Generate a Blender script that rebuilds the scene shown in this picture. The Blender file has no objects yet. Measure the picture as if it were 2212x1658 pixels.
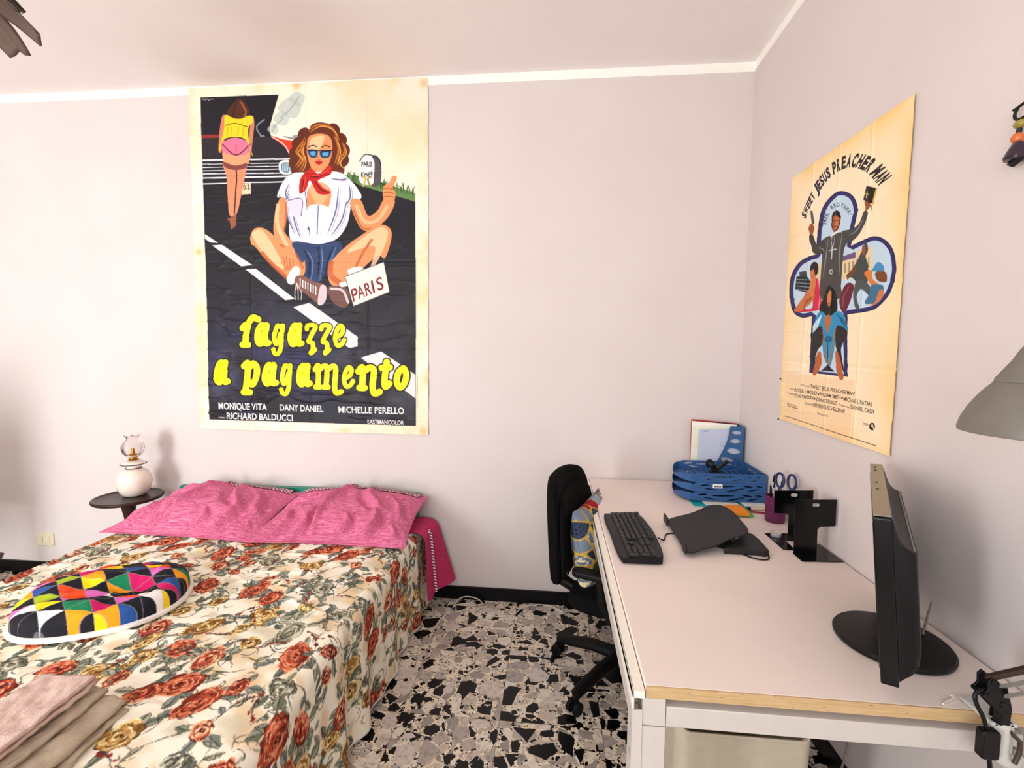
# A bedroom corner: pink walls, bed with floral spread, white desk along the right wall
DOOR_W, FILL_W = 138.0, 52.0            # watts of daylight through the balcony door and the added fill window behind the camera
TOW = 1.66                             # turn of the folded towels on the bed
CABLE = [(-1.639, -.066, .004), (-1.608, -.117, .004), (-1.578, -.144, .004), (-1.541, -.159, .004), (-1.511, -.144, .004), (-1.479, -.113, .004), (-1.455, -.084, .009), (-1.501, -.066, .004), (-1.547, -.095, .009), (-1.560, -.112, .004), (-1.556, -.072, .004), (-1.544, -.040, .012), (-1.511, -.024, .022), (-1.462, -.024, .022), (-1.423, -.030, .012), (-1.402, -.055, .004), (-1.431, -.074, .004), (-1.453, -.095, .004), (-1.406, -.124, .004), (-1.358, -.163, .004), (-1.284, -.173, .004), (-1.213, -.146, .004), (-1.184, -.099, .004), (-1.154, -.058, .004), (-1.088, -.030, .004), (-1.012, -.034, .004), (-.929, -.092, .004)]
CUX, CUY, CUZ, CUA = -.155, .02, .592, -0.16
ELB = (-.125, -1.97, 1.10)
SHADE = (-.205, -1.78, 1.333)
CLAMP = (-2.755, -1.45, 2.465)
RCA = 0.0
LX, LY = -3.425, -.185
import bpy, bmesh, math, random
import numpy as np
from mathutils import Vector, Matrix, Euler

SC = bpy.context.scene
COL = SC.collection
PI = math.pi

# ------------------------------------------------------------------ camera
# room frame: back/right wall corner at the origin, x grows to the right, y grows into the back wall, z up (metres)
cam_d = bpy.data.cameras.new('camera')
cam_d.sensor_fit = 'HORIZONTAL'
cam_d.sensor_width = 36.0
cam_d.lens = 999.96 * 36.0 / 2212.0
cam_d.clip_start = 0.02
cam = bpy.data.objects.new('camera', cam_d)
COL.objects.link(cam)
_r = Vector((0.9956197, 0.09279234, 0.01144523))
_u = Vector((-0.01788332, 0.06884997, 0.99746673))
_f = Vector((-0.09176927, 0.9933022, -0.07020782))
cam.matrix_world = Matrix(((_r.x, _u.x, -_f.x, -1.0058), (_r.y, _u.y, -_f.y, -2.6119),
                           (_r.z, _u.z, -_f.z, 1.4613), (0, 0, 0, 1)))
SC.camera = cam

# ------------------------------------------------------------------ light and exposure
SC.view_settings.view_transform = 'Standard'
SC.view_settings.look = 'None'
SC.view_settings.gamma = 1.0
SC.view_settings.use_curve_mapping = False
SC.view_settings.exposure = 0.0
SC.cycles.use_denoising = True
SC.cycles.max_bounces = 10
SC.cycles.diffuse_bounces = 6
SC.cycles.caustics_reflective = False
SC.cycles.caustics_refractive = False
SC.cycles.sample_clamp_indirect = 6.0

wd = bpy.data.worlds.new('daylight_sky')
SC.world = wd
wd.use_nodes = True
wd.node_tree.nodes['Background'].inputs[0].default_value = (0.85, 0.92, 1.0, 1)
wd.node_tree.nodes['Background'].inputs[1].default_value = 1.0

def area(name, loc, rot, sx, sy, power, color):
    d = bpy.data.lights.new(name, 'AREA')
    d.shape = 'RECTANGLE'; d.size = sx; d.size_y = sy; d.energy = power; d.color = color
    o = bpy.data.objects.new(name, d); COL.objects.link(o)
    o.location = loc; o.rotation_euler = rot
    return o
# daylight through the balcony door and fill through an added, unseen window that evens out the light
area('daylight_balcony_door', (-4.40, -4.49, 1.15), (PI / 2, 0, 0), 0.95, 2.0, DOOR_W, (0.945, 0.985, 1.0))
area('added_fill_light', (-1.75, -4.49, 1.75), (PI / 2, 0, 0), 2.5, 1.3, FILL_W, (0.94, 0.98, 1.0))

# ------------------------------------------------------------------ colours and materials
def s2l(c):
    c = np.asarray(c, float)
    return np.where(c <= 0.04045, c / 12.92, ((c + 0.055) / 1.055) ** 2.4)
def rgb(r, g, b):
    v = s2l([r / 255, g / 255, b / 255]); return (float(v[0]), float(v[1]), float(v[2]), 1.0)

class G:
    """a small wrapper round a material's node tree"""
    def __init__(s, name):
        s.m = bpy.data.materials.new(name); s.m.use_nodes = True
        s.t = s.m.node_tree; s.b = s.t.nodes['Principled BSDF']
    def n(s, kind, **kw):
        x = s.t.nodes.new(kind)
        for k, v in kw.items():
            if k.startswith('i_'):
                k = k[2:]; k = int(k) if k.isdigit() else k
                s.set(x.inputs[k], v)
            else: setattr(x, k, v)
        return x
    def set(s, sock, v):
        if hasattr(v, 'is_output'): s.t.links.new(v, sock)
        else: sock.default_value = v
    def math(s, op, a, b=0.0, c=0.0):
        x = s.n('ShaderNodeMath', operation=op)
        s.set(x.inputs[0], a); s.set(x.inputs[1], b); s.set(x.inputs[2], c)
        return x.outputs[0]
    def mix(s, f, a, b, mode='MIX'):
        x = s.n('ShaderNodeMix', data_type='RGBA', blend_type=mode)
        s.set(x.inputs[0], f); s.set(x.inputs[6], a); s.set(x.inputs[7], b)
        return x.outputs[2]
    def ramp(s, f, stops, interp='LINEAR'):
        x = s.n('ShaderNodeValToRGB'); x.color_ramp.interpolation = interp
        e = x.color_ramp.elements
        while len(e) < len(stops): e.new(0.5)
        for k, (p, c) in enumerate(stops): e[k].position = p; e[k].color = c
        s.set(x.inputs[0], f); return x.outputs[0]
    def coord(s, scale=(1, 1, 1), rot=(0, 0, 0)):
        x = s.n('ShaderNodeTexCoord'); mp = s.n('ShaderNodeMapping')
        s.t.links.new(x.outputs['Object'], mp.inputs[0])
        mp.inputs['Scale'].default_value = scale; mp.inputs['Rotation'].default_value = rot
        return mp.outputs[0]
    def noise(s, vec, scale, detail=4, rough=0.5):
        x = s.n('ShaderNodeTexNoise'); s.set(x.inputs['Vector'], vec)
        x.inputs['Scale'].default_value = scale; x.inputs['Detail'].default_value = detail
        x.inputs['Roughness'].default_value = rough
        return x.outputs[0]
    def bump(s, h, strength=0.2, dist=0.01):
        x = s.n('ShaderNodeBump'); s.set(x.inputs['Height'], h)
        x.inputs['Strength'].default_value = strength; x.inputs['Distance'].default_value = dist
        s.set(s.b.inputs['Normal'], x.outputs[0])
    def out(s, **kw):
        names = dict(col='Base Color', rough='Roughness', metal='Metallic', trans='Transmission Weight', ior='IOR',
                     alpha='Alpha', spec='Specular IOR Level', sheen='Sheen Weight', coat='Coat Weight')
        for k, v in kw.items(): s.set(s.b.inputs[names[k]], v)
        return s.m

def solid(name, c, rough=0.5, metal=0.0, var=0.06, scale=30, bump=0.0, spec=0.5, coat=0.0):
    """one colour with a faint procedural unevenness"""
    g = G(name); v = g.coord()
    n = g.noise(v, scale, 3)
    dark = tuple(x * (1 - var) for x in c[:3]) + (1,)
    lite = tuple(min(1, x * (1 + var)) for x in c[:3]) + (1,)
    col = g.ramp(n, [(0.3, dark), (0.7, lite)])
    if bump: g.bump(g.noise(v, scale * 6, 2), bump, 0.002)
    return g.out(col=col, rough=rough, metal=metal, spec=spec, coat=coat)

def painted(name, rough=0.6, bump=0.0, scale=900, spec=0.4):
    """reads the colour attribute 'paint' laid on the mesh's vertices"""
    g = G(name); a = g.n('ShaderNodeAttribute', attribute_name='paint')
    if bump: g.bump(g.noise(g.coord(), scale, 2), bump, 0.001)
    return g.out(col=a.outputs[0], rough=rough, spec=spec)

# ------------------------------------------------------------------ object helpers
def tag(o, label=None, cat=None, group=None, kind=None):
    if label: o['label'] = label
    if cat: o['category'] = cat
    if group: o['group'] = group
    if kind: o['kind'] = kind
    return o
def empty(name, loc=(0, 0, 0), rot=(0, 0, 0), label=None, cat=None, group=None):
    o = bpy.data.objects.new(name, None); COL.objects.link(o)
    o.location = loc; o.rotation_euler = rot; o.empty_display_size = 0.05
    return tag(o, label, cat, group)
def local(o):
    return o.matrix_basis if o.parent is None else local(o.parent) @ o.matrix_basis
def link(name, me, parent=None):
    o = bpy.data.objects.new(name, me); COL.objects.link(o)
    if parent is not None: o.parent = parent
    return o
def raw_mesh(name, V, F, mat, parent=None, smooth=True, paint=None, world=False):
    """V (n,3), F list or (m,4) array; world=True: V is given in room coordinates"""
    V = np.asarray(V, float)
    if world and parent is not None:
        M = np.array(local(parent).inverted()); V = V @ M[:3, :3].T + M[:3, 3]
    me = bpy.data.meshes.new(name)
    if isinstance(F, np.ndarray):
        me.vertices.add(len(V)); me.vertices.foreach_set('co', V.astype(np.float32).ravel())
        k = F.shape[1]
        me.loops.add(F.size); me.loops.foreach_set('vertex_index', F.astype(np.int32).ravel())
        me.polygons.add(len(F)); me.polygons.foreach_set('loop_start', np.arange(0, F.size, k, dtype=np.int32))
        me.polygons.foreach_set('loop_total', np.full(len(F), k, np.int32))
        me.update(calc_edges=True); me.validate()
    else:
        me.from_pydata([tuple(v) for v in V], [], [tuple(f) for f in F]); me.update()
    if paint is not None:
        at = me.color_attributes.new('paint', 'FLOAT_COLOR', 'POINT')
        c = np.ones((len(V), 4), np.float32); c[:, :3] = paint
        at.data.foreach_set('color', c.ravel())
    for m_ in (mat if isinstance(mat, (list, tuple)) else [mat]): me.materials.append(m_)
    me.polygons.foreach_set('use_smooth', np.full(len(me.polygons), smooth, bool))
    return link(name, me, parent)
def grid_faces(nu, nv, flip=False):
    i = np.arange(nu * nv).reshape(nu, nv)
    a, b, c, d = i[:-1, :-1].ravel(), i[1:, :-1].ravel(), i[1:, 1:].ravel(), i[:-1, 1:].ravel()
    return np.stack([a, d, c, b] if flip else [a, b, c, d], 1)

class MB:
    """collects shapes; build() links them as ONE mesh object"""
    def __init__(s): s.V = []; s.F = []; s.n = 0
    def add(s, V, F, M=None):
        V = [Vector(v) for v in V]
        if M is not None: V = [M @ v for v in V]
        s.V += V; s.F += [tuple(i + s.n for i in f) for f in F]; s.n += len(V)
        return s
    def box(s, lo, hi, M=None):
        x0, y0, z0 = lo; x1, y1, z1 = hi
        return s.add([(x0, y0, z0), (x1, y0, z0), (x1, y1, z0), (x0, y1, z0), (x0, y0, z1), (x1, y0, z1), (x1, y1, z1), (x0, y1, z1)],
                     [(0, 3, 2, 1), (4, 5, 6, 7), (0, 1, 5, 4), (1, 2, 6, 5), (2, 3, 7, 6), (3, 0, 4, 7)], M)
    def prism(s, pts, z0, z1, M=None, taper=1.0):
        n = len(pts); cx = sum(p[0] for p in pts) / n; cy = sum(p[1] for p in pts) / n
        V = [(p[0], p[1], z0) for p in pts] + [(cx + (p[0] - cx) * taper, cy + (p[1] - cy) * taper, z1) for p in pts]
        F = [tuple(range(n - 1, -1, -1)), tuple(range(n, 2 * n))] + [(i, (i + 1) % n, n + (i + 1) % n, n + i) for i in range(n)]
        return s.add(V, F, M)
    def lathe(s, prof, n=32, M=None, cap=True, wob=None):
        V = []; F = []
        for k, (r, z) in enumerate(prof):
            for j in range(n):
                a = 2 * PI * j / n
                rr, zz = (r, z) if wob is None else wob(k, a, r, z)
                V.append((rr * math.cos(a), rr * math.sin(a), zz))
        m = len(prof)
        for k in range(m - 1):
            for j in range(n):
                F.append((k * n + j, k * n + (j + 1) % n, (k + 1) * n + (j + 1) % n, (k + 1) * n + j))
        if cap:
            F.append(tuple(range(n - 1, -1, -1))); F.append(tuple((m - 1) * n + j for j in range(n)))
        return s.add(V, F, M)
    def tube(s, pts, r, n=10, M=None, cap=True):
        P = [Vector(p) for p in pts]; R = r if isinstance(r, (list, tuple)) else [r] * len(P)
        V = []; F = []; up = None
        for k, p in enumerate(P):
            d = (P[min(k + 1, len(P) - 1)] - P[max(k - 1, 0)]).normalized()
            if up is None:
                up = Vector((0, 0, 1)) if abs(d.z) < 0.9 else Vector((1, 0, 0))
            sd = d.cross(up).normalized(); up = sd.cross(d).normalized()
            for j in range(n):
                a = 2 * PI * j / n
                V.append(p + (sd * math.cos(a) + up * math.sin(a)) * R[k])
        for k in range(len(P) - 1):
            for j in range(n):
                F.append((k * n + j, k * n + (j + 1) % n, (k + 1) * n + (j + 1) % n, (k + 1) * n + j))
        if cap:
            F.append(tuple(range(n - 1, -1, -1))); F.append(tuple((len(P) - 1) * n + j for j in range(n)))
        return s.add(V, F, M)
    def bar(s, a, b, w, h, M=None, up=(0, 0, 1)):
        """a straight bar of rectangular section w (sideways) x h (along up)"""
        a = Vector(a); b = Vector(b); d = (b - a).normalized(); u = Vector(up)
        sd = d.cross(u).normalized(); u = sd.cross(d).normalized()
        V = []
        for p in (a, b):
            for x, y in ((-1, -1), (1, -1), (1, 1), (-1, 1)): V.append(p + sd * x * w / 2 + u * y * h / 2)
        return s.add(V, [(0, 3, 2, 1), (4, 5, 6, 7), (0, 1, 5, 4), (1, 2, 6, 5), (2, 3, 7, 6), (3, 0, 4, 7)], M)
    def ball(s, c, r, n=16, sc=(1, 1, 1), M=None):
        prof = [(max(1e-4, r * math.sin(PI * k / (n // 2))), -r * math.cos(PI * k / (n // 2))) for k in range(n // 2 + 1)]
        T = Matrix.Translation(c) @ Matrix.Diagonal((*sc, 1))
        return s.lathe(prof, n, T if M is None else M @ T)
    def build(s, name, mat, parent=None, bevel=0.0, seg=2, smooth=True, world=False, sub=0, angle=35):
        V = s.V
        if world and parent is not None:
            Mi = local(parent).inverted(); V = [Mi @ v for v in V]
        me = bpy.data.meshes.new(name); me.from_pydata([tuple(v) for v in V], [], s.F)
        bm = bmesh.new(); bm.from_mesh(me)
        bmesh.ops.recalc_face_normals(bm, faces=bm.faces)
        bm.to_mesh(me); bm.free()
        me.materials.append(mat)
        o = link(name, me, parent)
        if bevel:
            md = o.modifiers.new('bevel', 'BEVEL'); md.width = bevel; md.segments = seg
            md.limit_method = 'ANGLE'; md.angle_limit = math.radians(40)
        if sub:
            md = o.modifiers.new('sub', 'SUBSURF'); md.levels = sub; md.render_levels = sub
        if smooth:
            me.polygons.foreach_set('use_smooth', np.ones(len(me.polygons), bool))
            try: me.set_sharp_from_angle(angle=math.radians(angle))
            except Exception: pass
        return o
def copy_tree(o, parent=None):
    c = o.copy(); COL.objects.link(c); c.parent = parent
    for ch in list(o.children): copy_tree(ch, c)
    return c
def rrect(x0, y0, x1, y1, r, n=5):
    P = []
    for cx, cy, a0 in ((x1 - r, y1 - r, 0), (x0 + r, y1 - r, 90), (x0 + r, y0 + r, 180), (x1 - r, y0 + r, 270)):
        for k in range(n + 1):
            a = math.radians(a0 + 90 * k / n); P.append((cx + r * math.cos(a), cy + r * math.sin(a)))
    return P
def spline(pts, closed=True, n=6):
    P = np.asarray(pts, float); m = len(P); out = []
    for i in range(m if closed else m - 1):
        p0, p1, p2, p3 = (P[(i + k) % m] if closed else P[min(max(i + k, 0), m - 1)] for k in (-1, 0, 1, 2))
        for t in np.arange(n) / n:
            out.append(0.5 * ((2 * p1) + (-p0 + p2) * t + (2 * p0 - 5 * p1 + 4 * p2 - p3) * t * t + (-p0 + 3 * p1 - 3 * p2 + p3) * t ** 3))
    if not closed: out.append(P[-1])
    return np.array(out)
def Rz(a): return Matrix.Rotation(a, 4, 'Z')
def T(x, y, z): return Matrix.Translation((x, y, z))
def frame(o, xa, za):
    """matrix with origin o, x axis along xa and z axis near za"""
    x = Vector(xa).normalized(); z = Vector(za); y = z.cross(x).normalized(); z = x.cross(y)
    M = Matrix((x, y, z)).transposed().to_4x4(); M.translation = Vector(o); return M

# smooth random fields for wrinkles and stains
def vnoise(x, y, seed=0):
    x = np.asarray(x, float); y = np.asarray(y, float)
    rs = np.random.RandomState(seed); tab = rs.rand(64, 64)
    xi = np.floor(x).astype(int); yi = np.floor(y).astype(int); fx = x - xi; fy = y - yi
    fx = fx * fx * (3 - 2 * fx); fy = fy * fy * (3 - 2 * fy)
    g = lambda a, b: tab[a % 64, b % 64]
    return (g(xi, yi) * (1 - fx) + g(xi + 1, yi) * fx) * (1 - fy) + (g(xi, yi + 1) * (1 - fx) + g(xi + 1, yi + 1) * fx) * fy
def fbm(x, y, oct=4, seed=0):
    s = 0; a = 0.5
    for k in range(oct):
        s = s + a * vnoise(x * 2 ** k + 17.3 * k, y * 2 ** k - 9.1 * k, seed + k); a *= 0.5
    return s
# ------------------------------------------------------------------ painting prints (colour per vertex of a fine mesh)
class Canvas:
    def __init__(s, w, h, step, ss=2, bg=(255, 255, 255), wrap=False):
        s.w, s.h, s.step, s.ss = w, h, step, ss
        s.nx = int(round(w / step)); s.ny = int(round(h / step))
        s.k = ss / step
        s.W, s.H = s.nx * ss, s.ny * ss
        s.img = np.empty((s.H, s.W, 3), np.float32); s.img[:] = np.array(bg) / 255.0
        s.wrap = wrap; s.map = None
    def fill(s, pts, c, a=1.0):
        P = np.asarray(pts, float)
        if s.map is not None: P = s.map(P)
        if s.wrap:
            for dx in (-s.w, 0, s.w):
                for dy in (-s.h, 0, s.h): s._fill(P + (dx, dy), c, a)
        else: s._fill(P, c, a)
    def _fill(s, P, c, a):
        X = P[:, 0] * s.k; Y = P[:, 1] * s.k
        r0, r1 = max(0, int(math.floor(Y.min()))), min(s.H, int(math.ceil(Y.max())) + 1)
        c0, c1 = max(0, int(math.floor(X.min()))), min(s.W, int(math.ceil(X.max())) + 1)
        if r1 <= r0 or c1 <= c0: return
        Tm = np.zeros((r1 - r0, c1 - c0 + 1), np.int32)
        n = len(P)
        for i in range(n):
            j = (i + 1) % n
            xa, ya, xb, yb, d = X[i], Y[i], X[j], Y[j], 1
            if ya == yb: continue
            if ya > yb: xa, ya, xb, yb, d = xb, yb, xa, ya, -1
            ra, rb = max(r0, math.ceil(ya - .5)), min(r1, math.ceil(yb - .5))
            if rb <= ra: continue
            ys = np.arange(ra, rb); xi = xa + (ys + .5 - ya) * (xb - xa) / (yb - ya)
            ci = np.clip(np.ceil(xi - .5).astype(int) - c0, 0, c1 - c0)
            np.add.at(Tm, (ys - r0, ci), d)
        m = np.cumsum(Tm, 1)[:, :-1] != 0
        sub = s.img[r0:r1, c0:c1]
        cc = np.array(c, np.float32) / 255.0
        sub[m] = sub[m] * (1 - a) + cc * a
    def line(s, pts, w, c, a=1.0, taper=False, curve=True):
        P = np.asarray(pts, float)
        if curve and len(P) > 2: P = spline(P, False, 5)
        n = len(P); t = np.linspace(0, 1, n)
        hw = np.full(n, w / 2.0) if not taper else w / 2.0 * np.clip(np.sin(PI * (0.08 + 0.84 * t)), 0.12, 1)
        d = np.gradient(P, axis=0); d /= np.linalg.norm(d, axis=1, keepdims=True) + 1e-9
        nn = np.stack([-d[:, 1], d[:, 0]], 1) * hw[:, None]
        L = P + nn; R_ = P - nn
        if a < 1:
            s.fill(np.concatenate([L, R_[::-1]]), c, a); return
        for i in range(n - 1): s.fill([L[i], L[i + 1], R_[i + 1], R_[i]], c, a)
        if not taper:
            th = np.linspace(0, 2 * PI, 12, endpoint=False)
            for i in range(n): s.fill(P[i] + hw[i] * np.stack([np.cos(th), np.sin(th)], 1), c, a)
    def ell(s, c, rx, ry, col, a=1.0, rot=0.0):
        th = np.linspace(0, 2 * PI, 28, endpoint=False); x, y = rx * np.cos(th), ry * np.sin(th)
        s.fill(np.stack([c[0] + x * math.cos(rot) - y * math.sin(rot), c[1] + x * math.sin(rot) + y * math.cos(rot)], 1), col, a)
    def sp(s, pts, c, a=1.0): s.fill(spline(pts, True, 5), c, a)
    def grid(s):
        """linear colours on the (ny, nx) grid of cell centres; row 0 is the top of the print"""
        im = s.img.reshape(s.ny, s.ss, s.nx, s.ss, 3).mean((1, 3))
        return s2l(np.clip(im, 0, 1)).astype(np.float32)

def homography(src, dst):
    A = []
    for (x, y), (u, v) in zip(src, dst):
        A.append([x, y, 1, 0, 0, 0, -u * x, -u * y, -u]); A.append([0, 0, 0, x, y, 1, -v * x, -v * y, -v])
    h = np.linalg.svd(np.array(A, float))[2][-1].reshape(3, 3)
    def f(P):
        q = np.c_[P, np.ones(len(P))] @ h.T; return q[:, :2] / q[:, 2:]
    return f

_glyphs = {}
def text_tris(txt, bold=0.0, shear=0.0):
    key = (txt, bold, shear)
    if key in _glyphs: return _glyphs[key]
    cu = bpy.data.curves.new('t', 'FONT'); cu.body = txt; cu.size = 1.0; cu.offset = bold; cu.shear = shear
    cu.resolution_u = 3
    ob = bpy.data.objects.new('t', cu); COL.objects.link(ob)
    dg = bpy.context.evaluated_depsgraph_get(); dg.update()
    ev = ob.evaluated_get(dg); me = ev.to_mesh(); me.calc_loop_triangles()
    V = np.array([v.co[:2] for v in me.vertices]).reshape(-1, 2)
    Tt = np.array([t.vertices[:] for t in me.loop_triangles]).reshape(-1, 3)
    ev.to_mesh_clear(); bpy.data.objects.remove(ob); bpy.data.curves.remove(cu)
    _glyphs[key] = (V, Tt); return V, Tt
CAP = 0.729
def letter(cv, txt, A, B, up, c, bold=0.02, shear=0.0):
    """txt from A to B along its baseline, 'up' being the cap-height vector (all in the canvas's own coordinates)"""
    V, Tt = text_tris(txt, bold, shear)
    if not len(V): return
    x0, x1 = V[:, 0].min(), V[:, 0].max(); A = np.array(A, float); B = np.array(B, float); up = np.array(up, float)
    P = A + np.outer((V[:, 0] - x0) / (x1 - x0), B - A) + np.outer(V[:, 1] / CAP, up)
    for t in Tt: cv.fill(P[t], c)

# ---- wall poster on the back wall: a hitchhiking figure on a dark road, yellow title below
def paint_tall_poster():
    W, H = 1.42, 1.99
    cv = Canvas(W, H, 0.0026, 2, (246, 234, 214))
    hm = homography([(406.5, 193), (924.4, 162.7), (927, 934), (440, 924)], [(0, 0), (W, 0), (W, H), (0, H)])
    cv.map = hm
    A = lambda *p: [(x / 3.948 + 390, y / 3.948 + 150) for x, y in p]      # positions measured on the upper half
    B = lambda *p: [(x / 3.948 + 390, y / 3.948 + 530) for x, y in p]      # and on the lower half
    w = lambda v: v / 3.948
    # paper ageing
    yy, xx = np.mgrid[0:cv.H, 0:cv.W] / cv.k
    n = fbm(xx * 3, yy * 3, 5, 3); n2 = fbm(xx * 9, yy * 9, 4, 8)
    edge = np.minimum.reduce([xx, W - xx, yy, H - yy])
    st = np.clip((n - .42) * 2.2, 0, 1)[..., None] * np.array([.02, .07, .17]) + (np.clip(n2 - .5, 0, 1) * np.exp(-edge / .07))[..., None] * np.array([.10, .35, .75])
    cv.img -= st.astype(np.float32)
    for cx, cy in ((W - .025, .03), (W - .03, H - .025), (.03, .93), (.66, .015)):
        bl = np.exp(-(((xx - cx) / .024) ** 2 + ((yy - cy) / .026) ** 2))[..., None] * np.array([.10, .24, .40]) * (.2 + n2[..., None])
        cv.img -= bl.astype(np.float32)
    K = (32, 30, 36)
    # the dark printed field
    cv.fill(A((172, 252), (838, 220), (757, 512), (775, 575), (905, 640), (950, 760), (1000, 900), (1400, 900), (1530, 985), (2005, 1118)) +
            B((2010, 300), (2016, 1515), (272, 1476), (246, 560), (222, 0)), K)
    pr = hm(np.array(A((1100, 900)))); 
    # violet-grey unevenness of the ink in the lower field
    m = (cv.img.mean(2) < .25)
    blu = np.clip((n - .38) * 2.4, 0, 1) * np.exp(-((xx - .55) / .45) ** 2 - ((yy - 1.62) / .3) ** 2)
    cv.img += (m * blu)[..., None].astype(np.float32) * np.array([.16, .17, .42], np.float32)
    grey = np.clip((n2 - .5) * 1.5, 0, 1) * np.clip((yy - .9) * 1.2, 0, 1)
    cv.img += (m * grey)[..., None].astype(np.float32) * np.array([.30, .30, .33], np.float32)
    # smoke
    for q, ww in (((640, 680), 26), ((700, 600), 34), ((790, 520), 50), ((860, 430), 70), ((930, 340), 100), ((990, 260), 70)):
        cv.sp(A((q[0] - ww, q[1]), (q[0], q[1] - ww), (q[0] + ww, q[1] - ww * .3), (q[0] + ww * .4, q[1] + ww * .8)), (176, 190, 184), .7)
    for pth in (((620, 680), (700, 610), (650, 500), (720, 430)), ((780, 540), (820, 470), (790, 500), (880, 420)), ((850, 420), (930, 350), (1010, 230))):
        cv.line(A(*pth), w(12), (150, 165, 168), .8)
    # car
    cv.fill(A((186, 572), (560, 560), (560, 580), (186, 600)), (150, 48, 44))
    cv.fill(A((186, 600), (780, 576), (900, 640), (950, 770), (196, 790)), (44, 40, 46))
    cv.sp(A((775, 575), (880, 600), (985, 620), (1000, 700), (950, 760), (905, 680)), (214, 62, 40))
    cv.line(A((780, 580), (880, 640), (940, 740)), w(10), (250, 200, 190))
    for y0, y1, th in ((790, 765, 14), (822, 800, 6), (850, 826, 7), (880, 850, 7), (905, 885, 9), (940, 915, 13), (990, 960, 10)):
        cv.line(A((190, y0), (560, (y0 + y1) / 2), (960, y1)), w(th), (222, 222, 226), curve=False)
    cv.sp(A((845, 800), (905, 775), (955, 800), (955, 880), (905, 900), (850, 880)), (232, 232, 232))
    cv.sp(A((862, 812), (905, 795), (942, 815), (940, 870), (905, 885), (866, 868)), (92, 128, 150))
    for k in range(5): cv.line(A((875 + k * 15, 808), (873 + k * 15, 872)), w(4), (225, 235, 240), curve=False)
    cv.line(A((885, 575), (970, 590), (1000, 560)), w(8), (70, 70, 74)); cv.ell(A((980, 580))[0], w(28), w(20), (150, 152, 156))
    cv.fill(A((528, 985), (606, 978), (608, 1070), (532, 1076)), (226, 206, 172))
    letter(cv, '0-2', *A((545, 1035), (598, 1030)), (w(-2), w(-42)), (50, 44, 40))
    cv.line(A((186, 272), (200, 262), (212, 274), (228, 262), (244, 276), (258, 264), (284, 266)), w(5), (190, 190, 195))
    # road dashes
    for q in (A((222, 1415), (335, 1488), (270, 1485), (222, 1455)), A((285, 1512), (370, 1505), (600, 1658), (470, 1640)),
              B((285, 10), (350, 4), (628, 172), (530, 184)), B((568, 210), (655, 203), (985, 455), (905, 466)),
              B((975, 525), (1110, 487), (1520, 770), (1520, 850), (1450, 866)), B((1545, 945), (1720, 892), (2010, 1085), (2010, 1285))):
        cv.fill(q, (226, 222, 220))
    # walking figure by the car, seen from behind: yellow top, pink shorts
    cv.sp(A((375, 800), (560, 790), (550, 960), (525, 1090), (490, 1240), (430, 1250), (412, 1080), (402, 930)), (222, 140, 104))
    cv.line(A((480, 810), (486, 960), (470, 1240)), w(11), (60, 36, 34), curve=False)
    cv.sp(A((366, 690), (440, 700), (590, 690), (576, 830), (470, 860), (385, 830)), (234, 158, 116))
    cv.sp(A((375, 800), (470, 830), (572, 808), (560, 850), (470, 868), (388, 845)), (128, 66, 60))
    cv.sp(A((350, 440), (385, 400), (400, 470), (360, 700), (330, 690)), (206, 128, 98))
    cv.sp(A((610, 410), (632, 470), (610, 700), (625, 760), (585, 640)), (206, 128, 98))
    cv.sp(A((362, 640), (470, 590), (598, 640), (580, 720), (480, 745), (375, 715)), (232, 118, 148))
    cv.line(A((362, 650), (480, 740), (598, 645)), w(9), (70, 30, 44)); cv.line(A((480, 650), (480, 735)), w(6), (190, 60, 110))
    cv.sp(A((385, 400), (480, 430), (600, 400), (622, 450), (580, 520), (600, 700), (620, 740), (560, 610), (470, 585), (370, 610), (345, 700), (335, 690), (375, 520)), (236, 208, 40))
    cv.line(A((390, 490), (470, 470), (575, 500)), w(8), (110, 92, 20))
    for x in (410, 440, 500, 540): cv.line(A((x, 500), (x - 10, 590)), w(6), (196, 160, 26))
    cv.sp(A((450, 300), (505, 262), (555, 300), (590, 370), (560, 410), (500, 430), (420, 410), (400, 370)), (82, 44, 30))
    cv.line(A((520, 290), (560, 370), (540, 410)), w(14), (168, 84, 50)); cv.line(A((480, 290), (460, 350), (450, 400)), w(8), (40, 24, 20))
    cv.fill(A((405, 1290), (490, 1240), (484, 1340), (440, 1376), (432, 1300)), (150, 86, 62))
    # grass and milestone
    cv.fill(A((1390, 900), (1500, 900), (1730, 960), (2005, 1045), (2005, 1118), (1530, 985)), (96, 132, 76))
    rs = random.Random(4)
    for k in range(46):
        x = 1395 + k * 13.2; y = 915 + (x - 1395) * .22
        cv.line(A((x, y + 26), (x + rs.uniform(-14, 14), y - 20), (x + rs.uniform(-40, 20), y - rs.uniform(40, 74))), w(8), rs.choice([(38, 62, 34), (74, 110, 56), (52, 82, 40)]), 1.0, True)
    cv.sp(A((1635, 730), (1680, 735), (1712, 800), (1708, 960), (1640, 985), (1640, 800)), (86, 78, 84))
    cv.sp(A((1530, 780), (1570, 728), (1625, 735), (1655, 790), (1650, 900), (1640, 975), (1560, 975), (1525, 930)), (240, 236, 232))
    cv.line(A((1530, 780), (1570, 725), (1640, 730), (1700, 770), (1710, 840)), w(9), (50, 44, 50))
    letter(cv, 'PARIS', *A((1545, 825), (1636, 822)), (0, w(-42)), (36, 32, 34)); letter(cv, 'Km69', *A((1542, 915), (1640, 908)), (0, w(-46)), (36, 32, 34))
    cv.line(A((1560, 990), (1580, 930), (1560, 915)), w(16), (206, 170, 92)); cv.line(A((1620, 995), (1600, 930), (1625, 915)), w(14), (150, 138, 74))
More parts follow.
